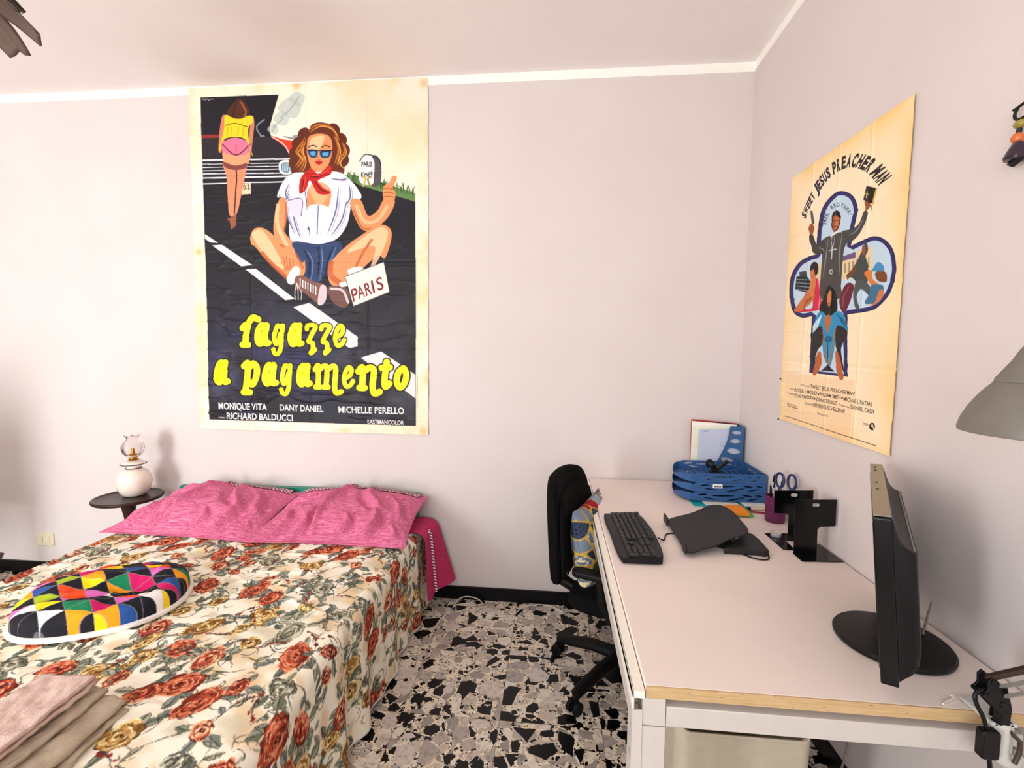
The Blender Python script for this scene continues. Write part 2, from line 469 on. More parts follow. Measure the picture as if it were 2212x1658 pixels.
    # seated figure: curly hair, dark glasses, red neckerchief, white shirt, denim shorts
    SK, SH, SL = (226, 146, 96), (186, 92, 50), (250, 204, 160)
    for x, y, r in ((1010, 640, 60), (990, 720, 62), (985, 800, 60), (1000, 860, 55), (1360, 600, 60), (1385, 690, 62), (1380, 770, 60), (1340, 850, 62), (1060, 560, 60), (1300, 520, 60)):
        cv.ell(A((x, y))[0], w(r), w(r * 1.05), (96, 44, 24))
    cv.sp(A((1085, 540), (1120, 470), (1200, 450), (1290, 480), (1350, 580), (1375, 760), (1300, 900), (1080, 900), (1000, 860), (1020, 660)), (104, 48, 26))
    for pth in (((1090, 520), (1180, 470), (1290, 500), (1340, 590)), ((1040, 620), (990, 700), (1030, 760), (980, 830)), ((1380, 620), (1400, 700), (1350, 780), (1390, 840)), ((1060, 580), (1030, 680), (1060, 780), (1020, 870)), ((1310, 560), (1350, 680), (1320, 800))):
        cv.line(A(*pth), w(20), (186, 104, 44), 1.0, True); cv.line(A(*[(x + 16, y + 14) for x, y in pth]), w(9), (232, 170, 84), 1.0, True)
    cv.sp(A((1110, 840), (1260, 820), (1270, 960), (1190, 1000), (1110, 960)), SH)
    cv.sp(A((1080, 640), (1100, 570), (1190, 545), (1270, 570), (1296, 650), (1285, 760), (1240, 850), (1180, 880), (1120, 840), (1085, 740)), SK)
    cv.sp(A((1100, 660), (1115, 590), (1190, 562), (1230, 580), (1180, 690), (1120, 720)), SL, .8)
    cv.sp(A((1090, 690), (1150, 684), (1172, 705), (1160, 750), (1110, 748)), (34, 66, 108)); cv.sp(A((1195, 700), (1280, 692), (1276, 740), (1240, 756), (1200, 745)), (34, 66, 108))
    cv.sp(A((1110, 705), (1150, 700), (1150, 735), (1118, 735)), (96, 160, 206)); cv.sp(A((1212, 712), (1262, 706), (1256, 738), (1218, 738)), (96, 160, 206))
    cv.line(A((1075, 690), (1180, 694), (1290, 690)), w(9), (20, 28, 48))
    for x in (1130, 1240): cv.line(A((x - 34, 662), (x, 648), (x + 34, 660)), w(9), (70, 34, 22))
    cv.sp(A((1150, 790), (1185, 778), (1218, 790), (1185, 815)), (176, 38, 36)); cv.line(A((1182, 740), (1172, 768), (1195, 770)), w(6), SH)
    # shirt, closed at the front
    cv.sp(A((830, 1090), (880, 960), (960, 890), (1100, 880), (1330, 870), (1430, 920), (1510, 1010), (1545, 1090), (1460, 1150), (1450, 1210), (1420, 1330), (1340, 1440), (1180, 1500), (960, 1470), (930, 1300), (900, 1110)), (238, 232, 238))
    for pth in (((900, 1110), (920, 1260), (980, 1400)), ((960, 1130), (980, 1300), (1030, 1440)), ((1060, 1000), (1090, 1200), (1110, 1430)), ((1420, 1120), (1380, 1280), (1290, 1420)), ((1350, 1000), (1330, 1200), (1260, 1400)), ((1440, 980), (1450, 1090), (1400, 1170)), ((840, 1080), (900, 1110), (930, 1060)), ((1290, 930), (1380, 940), (1430, 920)), ((930, 980), (900, 1060), (925, 1110)), ((1160, 1060), (1180, 1250), (1190, 1400))):
        cv.line(A(*pth), w(13), (96, 98, 140), 1.0, True); cv.line(A(*[(x + 18, y + 8) for x, y in pth]), w(9), (176, 160, 196), 1.0, True)
    cv.sp(A((925, 1120), (1040, 1110), (1030, 1260), (950, 1240)), (222, 208, 228)); cv.line(A((925, 1120), (1040, 1108), (1035, 1250)), w(7), (90, 90, 130))
    for y in (1130, 1250, 1360): cv.ell(A((1100, y))[0], w(11), w(13), (90, 90, 120))
    cv.sp(A((1090, 1040), (1180, 960), (1290, 1040), (1240, 1260), (1170, 1410), (1100, 1330)), SK); cv.sp(A((1100, 1010), (1180, 960), (1270, 1030), (1190, 1170)), SL, .5)
    cv.sp(A((1090, 1180), (1180, 1150), (1280, 1190), (1240, 1300), (1170, 1420), (1100, 1340)), (234, 226, 232)); cv.line(A((1180, 1160), (1176, 1280), (1172, 1410)), w(9), (110, 108, 146))
    cv.sp(A((1030, 930), (1110, 850), (1180, 890), (1275, 815), (1285, 890), (1170, 960), (1285, 1050), (1180, 1060), (1110, 950), (1080, 1020), (1020, 1060)), (190, 30, 30))
    for pth in (((1110, 920), (1190, 910), (1270, 850)), ((1060, 920), (1050, 990), (1035, 1050)), ((1150, 950), (1200, 1020), (1260, 1050))): cv.line(A(*pth), w(14), (108, 14, 22), 1.0, True); cv.line(A(*[(x + 12, y - 14) for x, y in pth]), w(10), (230, 80, 60), 1.0, True)
    # arms
    cv.sp(A((850, 1110), (905, 1120), (915, 1260), (890, 1380), (985, 1500), (1020, 1640), (900, 1655), (820, 1450), (800, 1380), (810, 1260)), SK)
    cv.line(A((840, 1150), (830, 1300), (870, 1420), (950, 1560)), w(34), SL, .7); cv.line(A((905, 1130), (905, 1300), (885, 1390)), w(14), SH, .8)
    cv.sp(A((1450, 1120), (1540, 1110), (1600, 1240), (1680, 1200), (1740, 1100), (1830, 1110), (1780, 1240), (1680, 1340), (1570, 1370), (1500, 1280)), SK)
    cv.line(A((1500, 1150), (1570, 1290), (1680, 1280), (1770, 1150)), w(30), SL, .6); cv.line(A((1480, 1200), (1560, 1350), (1670, 1340)), w(14), SH, .9)
    cv.sp(A((1730, 1000), (1780, 960), (1805, 910), (1835, 900), (1848, 925), (1815, 1000), (1835, 1040), (1825, 1110), (1770, 1130), (1735, 1110)), SK)
    for y in (1010, 1045, 1080): cv.line(A((1735, y), (1780, y - 4), (1822, y + 6)), w(9), SH)
    # shorts and legs
    cv.sp(A((960, 1475), (1180, 1490), (1340, 1460), (1390, 1540), (1320, 1658)) + B((1270, 200), (1180, 320), (1080, 300), (1060, 120)) + A((1040, 1658)), (44, 62, 100))
    for pth in (((1180, 1500), (1190, 1620), (1170, 1800)), ((1060, 1540), (1110, 1650), (1090, 1820)), ((1310, 1500), (1260, 1640), (1250, 1750))): cv.line(A(*pth), w(16), (20, 30, 56), 1.0, True); cv.line(A(*[(x + 26, y) for x, y in pth]), w(10), (96, 124, 168), 1.0, True)
    cv.sp(A((610, 1420), (650, 1360), (740, 1370), (880, 1490), (1030, 1640)) + B((1065, 130), (1060, 250), (940, 290), (740, 120), (640, 10)) + A((615, 1500)), SK)
    cv.sp(A((622, 1430), (660, 1375), (720, 1390), (830, 1560), (890, 1700), (760, 1620)), SL, .8); cv.line(B((700, 60), (780, 150), (920, 280)), w(34), SH, .8); cv.line(B((860, 0), (980, 60), (1055, 200)), w(22), SH, .7)
    cv.sp(A((1290, 1640), (1400, 1520), (1560, 1400), (1690, 1320), (1780, 1340), (1805, 1420), (1750, 1600)) + B((1690, 80), (1560, 190), (1420, 320), (1300, 335), (1262, 230)), SK)
    cv.sp(A((1420, 1560), (1600, 1400), (1720, 1340), (1775, 1400), (1700, 1600), (1620, 1700), (1660, 1500)), SL, .8); cv.line(B((1290, 130), (1290, 250), (1370, 320)), w(46), SH, .8); cv.line(B((1500, 180), (1560, 60), (1640, -60)), w(22), SH, .8)
    cv.sp(B((880, 30), (960, 10), (990, 90), (985, 190), (930, 240), (900, 180), (865, 150)), SK)
    for k in range(4): cv.line(B((880 + k * 30, 90 + k * 10), (895 + k * 24, 150 + k * 14), (910 + k * 22, 210)), w(8), SH)
    # boots
    cv.sp(B((920, 270), (980, 180), (1025, 200), (1020, 260), (970, 330), (925, 320)), (236, 228, 226))
    cv.sp(B((990, 270), (1060, 260), (1150, 310), (1230, 330), (1262, 400), (1225, 500), (1180, 490), (1060, 400), (990, 360)), (124, 84, 74))
    cv.sp(B((1200, 345), (1250, 350), (1250, 450), (1220, 500), (1180, 490)), (208, 190, 196))
    for k in range(7): cv.line(B((1030 + k * 22, 285 + k * 11), (1030 + k * 22, 340 + k * 13)), w(8), (240, 236, 236), curve=False)
    for k in range(3): cv.line(B((1000, 320), (985 + k * 28, 400), (990 + k * 24, 460)), w(6), (220, 210, 210))
    cv.sp(B((1270, 350), (1400, 345), (1450, 420), (1440, 500), (1390, 525), (1310, 480), (1270, 410)), (110, 74, 66)); cv.line(B((1290, 365), (1390, 380), (1435, 480)), w(20), (206, 196, 198))
    cv.sp(B((1440, 200), (1530, 175), (1570, 210), (1480, 260), (1440, 240)), (238, 232, 232)); cv.line(B((1380, 330), (1430, 320), (1430, 280)), w(40), (232, 226, 226))
    # cardboard sign
    cv.fill(B((1410, 262), (1738, 134), (1788, 388), (1482, 512)), (240, 230, 218)); cv.line(B((1410, 262), (1738, 134), (1788, 388), (1482, 512), (1410, 262)), w(6), (60, 44, 44), curve=False)
    for ch, x, y in (('P', 1480, 475), ('A', 1530, 450), ('R', 1592, 425), ('I', 1650, 398), ('S', 1690, 380)):
        x1 = x + (16 if ch == 'I' else 52)
        letter(cv, ch, *B((x, y), (x1, y - (x1 - x) * .42)), (w(-24), w(-108)), (120, 18, 28), 0.01)
    # title lettering: a heavy slanted pen hand
    Y, O = (247, 232, 22), (24, 22, 24)
    glyph = {
        'a': [[(.66, .10), (.40, .08), (.20, .35), (.13, .68), (.28, .90), (.50, .80), (.66, .45)], [(.80, .06), (.70, .50), (.72, .86), (.95, .86)]],
        'g': [[(.64, .08), (.40, .06), (.22, .25), (.14, .46), (.28, .62), (.50, .54), (.68, .30)], [(.86, .05), (.76, .40), (.70, .76), (.50, .93), (.20, .92), (.10, .80)]],
        'z': [[(.08, .16), (.22, .04), (.90, .06), (.52, .34), (.24, .56), (.60, .60), (.66, .78), (.48, .94), (.86, .82)]],
        'e': [[(.20, .56), (.66, .42), (.80, .18), (.56, .05), (.26, .26), (.12, .62), (.30, .92), (.66, .88), (.92, .68)]],
        'p': [[(.04, .14), (.30, .04), (.26, .40), (.14, .94)], [(.34, .20), (.62, .05), (.88, .16), (.86, .44), (.62, .70), (.36, .62)], [(.02, .95), (.44, .95)]],
        'm': [[(.02, .16), (.14, .05), (.12, .72)], [(.16, .16), (.36, .04), (.46, .14), (.42, .72)], [(.48, .16), (.68, .04), (.78, .16), (.74, .70), (.80, .92), (.98, .88)], [(.04, .73), (.20, .73)], [(.34, .73), (.50, .73)]],
        'n': [[(.04, .18), (.24, .05), (.20, .72)], [(.28, .18), (.56, .04), (.72, .16), (.66, .66), (.74, .92), (.98, .86)], [(.08, .73), (.32, .73)]],
        't': [[(.58, .02), (.36, .66), (.44, .92), (.86, .80)], [(.06, .24), (.90, .22)]],
        'o': [[(.60, .08), (.26, .26), (.12, .66), (.34, .92), (.66, .78), (.86, .40), (.72, .12), (.60, .08)]],
        'r': [[(.06, .42), (.24, .31), (.30, .42), (.20, .96)], [(.30, .50), (.42, .24), (.62, .07), (.90, .13)], [(.06, .97), (.36, .97)]],
    }
    words = [('r', 520, 580, 712, 872), ('a', 640, 650, 790, 872), ('g', 782, 650, 918, 955), ('a', 920, 650, 1068, 872), ('z', 1065, 650, 1190, 945), ('z', 1185, 650, 1310, 945), ('e', 1300, 650, 1432, 876),
             ('a', 300, 968, 446, 1200), ('p', 540, 972, 702, 1276), ('a', 705, 985, 856, 1206), ('g', 852, 985, 986, 1290), ('a', 995, 990, 1140, 1210), ('m', 1140, 990, 1404, 1282), ('e', 1376, 1000, 1506, 1220), ('n', 1500, 1000, 1730, 1284), ('t', 1700, 955, 1820, 1225), ('o', 1820, 1000, 1966, 1226)]
    for width, c in ((70, O), (54, Y)):
        for ch, x0, y0, x1, y1 in words:
            e = 18
            for st in glyph[ch]:
                q = [(x0 + e + u * (x1 - x0 - 2 * e), y0 + e + v * (y1 - y0 - 2 * e)) for u, v in st]
                wd_ = width * (0.72 if ch in 'zge' else 1.0) if ch != 'm' else width * .84
                cv.line(B(*q), w(wd_ if c == Y else wd_ + 6), c)
    WT = (240, 236, 232)
    for t, x0, y0, x1, y1, h in (('MONIQUE VITA', 350, 1388, 756, 1394, 58), ('DANY DANIEL', 865, 1396, 1232, 1406, 56), ('MICHELLE PERELLO', 1360, 1410, 1915, 1416, 56),
                                 ('RICHARD BALDUCCI', 420, 1468, 975, 1482, 54), ('EASTMANCOLOR', 1606, 1500, 1914, 1506, 36), ('regia', 352, 1464, 410, 1466, 18)):
        letter(cv, t, *B((x0, y0), (x1, y1)), (w(-2), w(-h)), WT, 0.018)
    for k in range(16): cv.line(B((2025, 1095 + k * 17), (2026, 1106 + k * 17)), w(4), (110, 108, 112), curve=False)
    # fold lines
    for fx in (.25, .5, .75): cv.img[:, int(fx * cv.W):int(fx * cv.W) + 2] = cv.img[:, int(fx * cv.W):int(fx * cv.W) + 2] * .86 + .07
    for fy in (.25, .5, .75): cv.img[int(fy * cv.H):int(fy * cv.H) + 2] = cv.img[int(fy * cv.H):int(fy * cv.H) + 2] * .86 + .05
    return cv

# ---- cream poster on the right wall: arched title over a clover-ended cross full of small figures
def paint_small_poster():
    W, H = 0.686, 1.041
    cv = Canvas(W, H, 0.0016, 2, (250, 230, 196))
    hm = homography([(1710.7, 381), (1980.5, 199), (1930, 988), (1688, 908)], [(0, 0), (W, 0), (W, H), (0, H)])
    cv.map = hm
    A = lambda *p: [(x / 3.947 + 1660, y / 3.947 + 180) for x, y in p]
    B = lambda *p: [(x / 3.947 + 1660, y / 3.947 + 580) for x, y in p]
    w = lambda v: v / 3.947
    yy, xx = np.mgrid[0:cv.H, 0:cv.W] / cv.k
    n = fbm(xx * 7, yy * 7, 5, 21); edge = np.minimum.reduce([xx, W - xx, yy, H - yy])
    cv.img -= (np.exp(-edge / .05) * (.3 + n))[..., None].astype(np.float32) * np.array([.02, .10, .26], np.float32)
    cv.img -= ((n - .5) * .8)[..., None].astype(np.float32) * np.array([.02, .05, .10], np.float32)
    cv.map = hm
    cv.fill(B((160, 900), (760, 965), (720, 1480), (150, 1300)), (246, 205, 158), .55)
    # creases
    for fy in (.25, .5, .75): cv.img[int(fy * cv.H):int(fy * cv.H) + 3] *= np.array([.97, .94, .88], np.float32)
    N, L = (44, 40, 104), (192, 214, 230)
    top = spline(A((420, 1450), (430, 1250), (470, 1060), (560, 945), (640, 915), (730, 960), (770, 1070), (740, 1240), (715, 1400)), False, 6)
    right = spline(A((715, 1395), (820, 1345), (920, 1310), (1010, 1340), (1080, 1430), (1105, 1560), (1098, 1650), (1050, 1800), (960, 1905), (880, 1945), (690, 1975)), False, 6)
    stem = np.array(A((690, 1975), (695, 2510), (370, 2475), (388, 1985)))
    left = spline(A((388, 1985), (300, 2000), (225, 1950), (190, 1800), (200, 1650), (260, 1540), (340, 1485), (425, 1460)), False, 6)
    out = np.concatenate([top, right, stem, left])
    cv.fill(out, N)
    c = out.mean(0)
    def inset(P, d):
        q = np.roll(P, -1, 0) - np.roll(P, 1, 0); q /= np.linalg.norm(q, axis=1, keepdims=True) + 1e-9
        return P + np.stack([-q[:, 1], q[:, 0]], 1) * d
    cv.fill(inset(out, w(33)), L)
    cv.line(np.r_[out, out[:1]], w(7), (20, 18, 40), curve=False)
    # town and vehicles behind the figures
    cv.fill(A((640, 1480), (900, 1390), (905, 1640), (640, 1680)), (228, 206, 160)); cv.fill(A((640, 1480), (760, 1440), (760, 1490), (640, 1520)), (110, 84, 130))
    for k in range(7): cv.line(A((670 + k * 34, 1540 - k * 9), (670 + k * 34, 1620 - k * 8)), w(8), (120, 104, 84), curve=False)
    cv.fill(A((420, 1545), (470, 1530), (470, 1700), (420, 1700)), (222, 202, 160))
    cv.fill(B((245, 70), (340, 60), (380, 130), (370, 220), (235, 180)), (30, 36, 44)); cv.fill(B((270, 30), (330, 20), (345, 65), (275, 70)), (56, 66, 78))
    for k in range(4): cv.line(B((245, 95 + k * 28), (370, 100 + k * 32)), w(5), (150, 170, 180), curve=False)
    # left seated figure, red dress
    cv.sp(A((365, 1580), (385, 1530), (425, 1530), (440, 1590), (420, 1640), (380, 1630)), (26, 20, 20)); cv.sp(A((368, 1610), (400, 1590), (410, 1660), (380, 1670)), (206, 120, 66))
    cv.sp(B((375, 80), (430, 90), (460, 170), (465, 300), (440, 360), (250, 378), (300, 350), (390, 330)), (206, 38, 70)); cv.line(B((440, 110), (455, 220), (440, 340)), w(12), (240, 120, 140))
    cv.sp(B((370, 160), (390, 150), (400, 260), (300, 360), (230, 368), (250, 330)), (196, 112, 60)); cv.sp(B((380, 80), (420, 90), (400, 210), (370, 260), (360, 180)), (206, 126, 70)); cv.line(B((380, 250), (330, 300), (320, 350)), w(16), (150, 76, 40))
    # right figures: grey coat, kneeling blue shirt, crouching maroon coat
    cv.sp(A((820, 1420), (850, 1345), (868, 1420), (850, 1480), (870, 1560), (865, 1650)) + B((860, 130), (800, 150), (740, 90)) + A((700, 1640), (760, 1540)), (68, 72, 70)); cv.sp(A((815, 1400), (840, 1380), (850, 1440), (822, 1470)), (150, 84, 50))
    cv.sp(B((770, 110), (850, 120), (900, 210), (880, 240), (810, 180), (770, 250), (795, 340), (760, 340), (740, 230)), (78, 84, 82))
    cv.fill(A((680, 1640), (760, 1560), (770, 1600), (690, 1680)), (110, 62, 40))
    cv.sp(A((900, 1600), (950, 1530), (1000, 1560), (1010, 1640)) + B((1000, 40), (930, 30), (880, 30)), (70, 140, 186)); cv.sp(B((930, 40), (1000, 30), (1028, 60), (1020, 120), (950, 110)), (120, 70, 32))
    cv.sp(B((840, 40), (900, 20), (905, 90), (950, 140), (900, 160), (870, 110)), (214, 126, 62)); cv.sp(B((890, 150), (990, 150), (1000, 220), (960, 300), (890, 310), (840, 300), (880, 220)), (62, 110, 142))
    cv.sp(B((960, 200), (1000, 190), (990, 260), (920, 320), (880, 330), (930, 290)), (206, 120, 66))
    cv.sp(B((640, 200), (690, 130), (740, 140), (740, 200), (710, 300), (660, 390), (620, 300)), (100, 34, 52)); cv.line(B((700, 160), (660, 240), (650, 330)), w(12), (150, 60, 76))
    # tall middle figure in a dark grey suit, both arms raised
    cv.sp(A((470, 1340), (560, 1290), (640, 1270), (700, 1330), (660, 1420), (640, 1658)) + B((635, 150), (620, 260), (460, 260), (460, 60)) + A((470, 1500)), (74, 70, 68))
    cv.sp(A((480, 1330), (500, 1440), (400, 1450), (372, 1380), (355, 1300), (385, 1290), (420, 1370)), (62, 58, 56)); cv.sp(A((640, 1265), (730, 1240), (790, 1190), (830, 1090), (868, 1100), (850, 1170), (780, 1300), (700, 1350)), (66, 66, 66))
    for pth in (((520, 1330), (500, 1500), (480, 1658)), ((640, 1290), (620, 1450), (625, 1640)), ((430, 1400), (470, 1410), (490, 1440)), ((700, 1300), (770, 1250), (830, 1150))): cv.line(A(*pth), w(11), (128, 126, 122), 1.0, True)
    cv.sp(A((352, 1260), (350, 1220), (375, 1190), (395, 1220), (382, 1290)), (150, 84, 50)); cv.fill(A((368, 1080), (382, 1080), (400, 1190), (378, 1195)), (70, 84, 92))
    cv.sp(A((835, 1000), (860, 990), (885, 1040), (865, 1080), (845, 1090), (836, 1040)), (150, 84, 50))
    cv.fill(A((848, 870), (942, 892), (905, 1030), (822, 990)), (34, 28, 24)); cv.fill(A((930, 890), (942, 894), (908, 1030), (895, 1025)), (214, 168, 74))
    cv.line(A((855, 920), (848, 975)), w(8), (226, 196, 110), curve=False); cv.line(A((836, 938), (874, 946)), w(7), (226, 196, 110), curve=False)
    cv.line(A((890, 1040), (900, 1090)), w(5), (60, 40, 60), curve=False)
    cv.sp(A((548, 1150), (560, 1100), (595, 1080), (622, 1110), (622, 1190), (600, 1250), (570, 1265), (548, 1220)), (36, 24, 20)); cv.sp(A((556, 1150), (585, 1120), (615, 1150), (612, 1200), (585, 1258), (560, 1240)), (168, 86, 44)); cv.sp(A((580, 1140), (610, 1150), (600, 1220), (575, 1240)), (206, 122, 70), .8)
    cv.line(A((562, 1172), (578, 1168)), w(7), (40, 24, 18), curve=False); cv.line(A((592, 1165), (608, 1166)), w(7), (40, 24, 18), curve=False); cv.line(A((570, 1218), (596, 1216)), w(7), (90, 40, 30), curve=False)
    cv.line(A((545, 1300), (580, 1280), (605, 1260)), w(15), (236, 232, 230)); cv.line(A((560, 1400), (545, 1340), (555, 1310)), w(5), (200, 200, 205)); cv.line(A((560, 1400), (575, 1350), (578, 1310)), w(5), (200, 200, 205))
    cv.line(A((556, 1395), (552, 1500)), w(9), (206, 208, 212), curve=False); cv.line(A((530, 1425), (590, 1415)), w(9), (206, 208, 212), curve=False)
    cv.ell(A((550, 1610))[0], w(18), w(22), (190, 190, 196)); cv.ell(A((550, 1610))[0], w(9), w(12), (74, 70, 68))
    # front figure, long dark hair, blue robe
    cv.sp(B((480, 260), (520, 160), (560, 160), (600, 260), (600, 380), (560, 440), (480, 440), (450, 350)), (24, 22, 24))
    cv.sp(B((420, 420), (470, 370), (530, 420), (600, 370), (660, 400), (695, 500), (690, 540), (600, 500), (590, 640), (560, 800), (525, 850), (480, 700), (470, 500), (400, 560)), (44, 140, 186))
    for k in range(5): cv.line(B((470 - k * 4, 400 + k * 12), (430, 450 + k * 14), (395, 500 + k * 12)), w(7), (206, 230, 240))
    for k in range(4): cv.line(B((600 + k * 8, 390 + k * 8), (640, 430 + k * 10), (685, 470 + k * 14)), w(7), (20, 84, 130))
    cv.line(B((470, 500), (500, 680), (525, 850), (560, 700), (590, 520)), w(13), (150, 120, 80)); cv.line(B((525, 590), (530, 700), (525, 800)), w(12), (18, 78, 120)); cv.ell(B((530, 610))[0], w(34), w(30), (26, 96, 140))
    cv.sp(B((495, 430), (530, 400), (555, 440), (530, 560), (505, 500)), (190, 104, 56)); cv.sp(B((515, 230), (540, 190), (558, 240), (545, 310), (528, 330), (514, 290)), (206, 124, 72)); cv.line(B((520, 305), (545, 300)), w(7), (150, 40, 40), curve=False)
    for q in (((400, 560), (470, 500), (480, 640), (430, 720), (400, 880), (385, 700)), ((600, 500), (690, 540), (660, 640), (640, 720), (670, 900), (600, 700))): cv.sp(B(*q), (40, 34, 34))
    cv.sp(B((440, 720), (470, 740), (465, 840), (425, 915), (398, 915), (410, 830)), (186, 96, 50)); cv.sp(B((590, 720), (620, 740), (650, 860), (662, 945), (630, 955), (600, 860)), (186, 96, 50)); cv.fill(B((470, 880), (525, 830), (590, 890)), (36, 32, 40))
    # arched title and line
    K = (28, 24, 26)
    base = spline(A((318, 1150), (360, 1045), (440, 905), (550, 770), (700, 700), (850, 745), (960, 870)), False, 16)
    Ls = np.r_[0, np.cumsum(np.linalg.norm(np.diff(base, axis=0), axis=1))]; tot = Ls[-1]
    txt = 'SWEET JESUS PREACHER MAN'; adv = np.array([.45 if ch == ' ' else (1.15 if ch in 'WM' else .9) for ch in txt]); pos = np.r_[0, np.cumsum(adv)]; pos = pos / pos[-1] * tot
    at = lambda s_: np.array([np.interp(s_, Ls, base[:, 0]), np.interp(s_, Ls, base[:, 1])])
    for k, ch in enumerate(txt):
        if ch == ' ': continue
        a, b = at(pos[k]), at(pos[k] + (pos[k + 1] - pos[k]) * .92)
        d = (b - a) / np.linalg.norm(b - a); nrm = np.array([d[1], -d[0]]); f = .5 + .5 * k / len(txt)
        up = (nrm * .85 + np.array([.35, -.25])) * w(66 + 44 * f) * (.8 if k < 5 else 1.0)
        letter(cv, ch, a, b, up, K if k > 11 else (26, 26, 54), 0.05)
    base = spline(A((494, 1206), (514, 1140), (562, 1062), (620, 1046), (672, 1082), (696, 1136)), False, 16)
    Ls = np.r_[0, np.cumsum(np.linalg.norm(np.diff(base, axis=0), axis=1))]; tot = Ls[-1]; txt = 'AMEN, BROTHER!'
    for k, ch in enumerate(txt):
        if ch == ' ': continue
        a, b = at2 = [np.array([np.interp(q, Ls, base[:, 0]), np.interp(q, Ls, base[:, 1])]) for q in ((k + .1) / len(txt) * tot, (k + .85) / len(txt) * tot)]
        d = (b - a) / np.linalg.norm(b - a); nrm = np.array([d[1], -d[0]])
        letter(cv, ch, a, b if ch not in ',!' else a + (b - a) * .3, nrm * w(34 if ch != ',' else 28), (30, 38, 70), 0.015)
    for t, x0, y0, x1, y1, h in (('"SWEET JESUS PREACHER MAN"', 375, 1030, 765, 1095, 34), ('ROGER E. MOSLEY', 245, 1062, 440, 1090, 32), ('WILLIAM SMITH', 456, 1096, 640, 1128, 34), ('MICHAEL PATAKI', 668, 1138, 912, 1185, 36),
                                 ('STUART MADDEN', 242, 1108, 405, 1130, 30), ('JOHN CERULLO', 425, 1140, 612, 1176, 34), ('DANIEL CADY', 728, 1206, 935, 1252, 38), ('HENNING SCHELLERUP', 400, 1188, 680, 1246, 36),
                                 ('MGM Presents', 295, 1012, 372, 1024, 16), ('Starring', 204, 1042, 242, 1050, 16), ('Screenplay by', 190, 1082, 240, 1092, 16), ('Produced by', 632, 1180, 722, 1204, 18), ('Directed by', 336, 1168, 396, 1180, 18),
                                 ('METROCOLOR', 442, 1256, 535, 1278, 16), ('R', 183, 1178, 200, 1182, 22), ('RESTRICTED', 206, 1180, 268, 1196, 14), ('MGM', 842, 1344, 884, 1352, 22)):
        letter(cv, t, *B((x0, y0), (x1, y1)), (w(-3), w(-h)), (44, 34, 28), 0.012 if h > 25 else 0.0)
    for x, y in ((446, 1082), (652, 1114), (414, 1122)): cv.ell(B((x, y))[0], w(7), w(9), (44, 34, 28))
    cv.line(B((186, 1186), (270, 1206)), w(5), (44, 34, 28), curve=False)
    cv.ell(B((914, 1356))[0], w(24), w(32), (30, 24, 24)); cv.ell(B((914, 1350))[0], w(11), w(15), (226, 190, 150)); cv.line(B((915, 1350), (930, 1380)), w(8), (240, 210, 170), curve=False)
    cv.line(B((155, 1268), (550, 1395), (950, 1520)), w(5), (60, 48, 40), curve=False)
    return cv

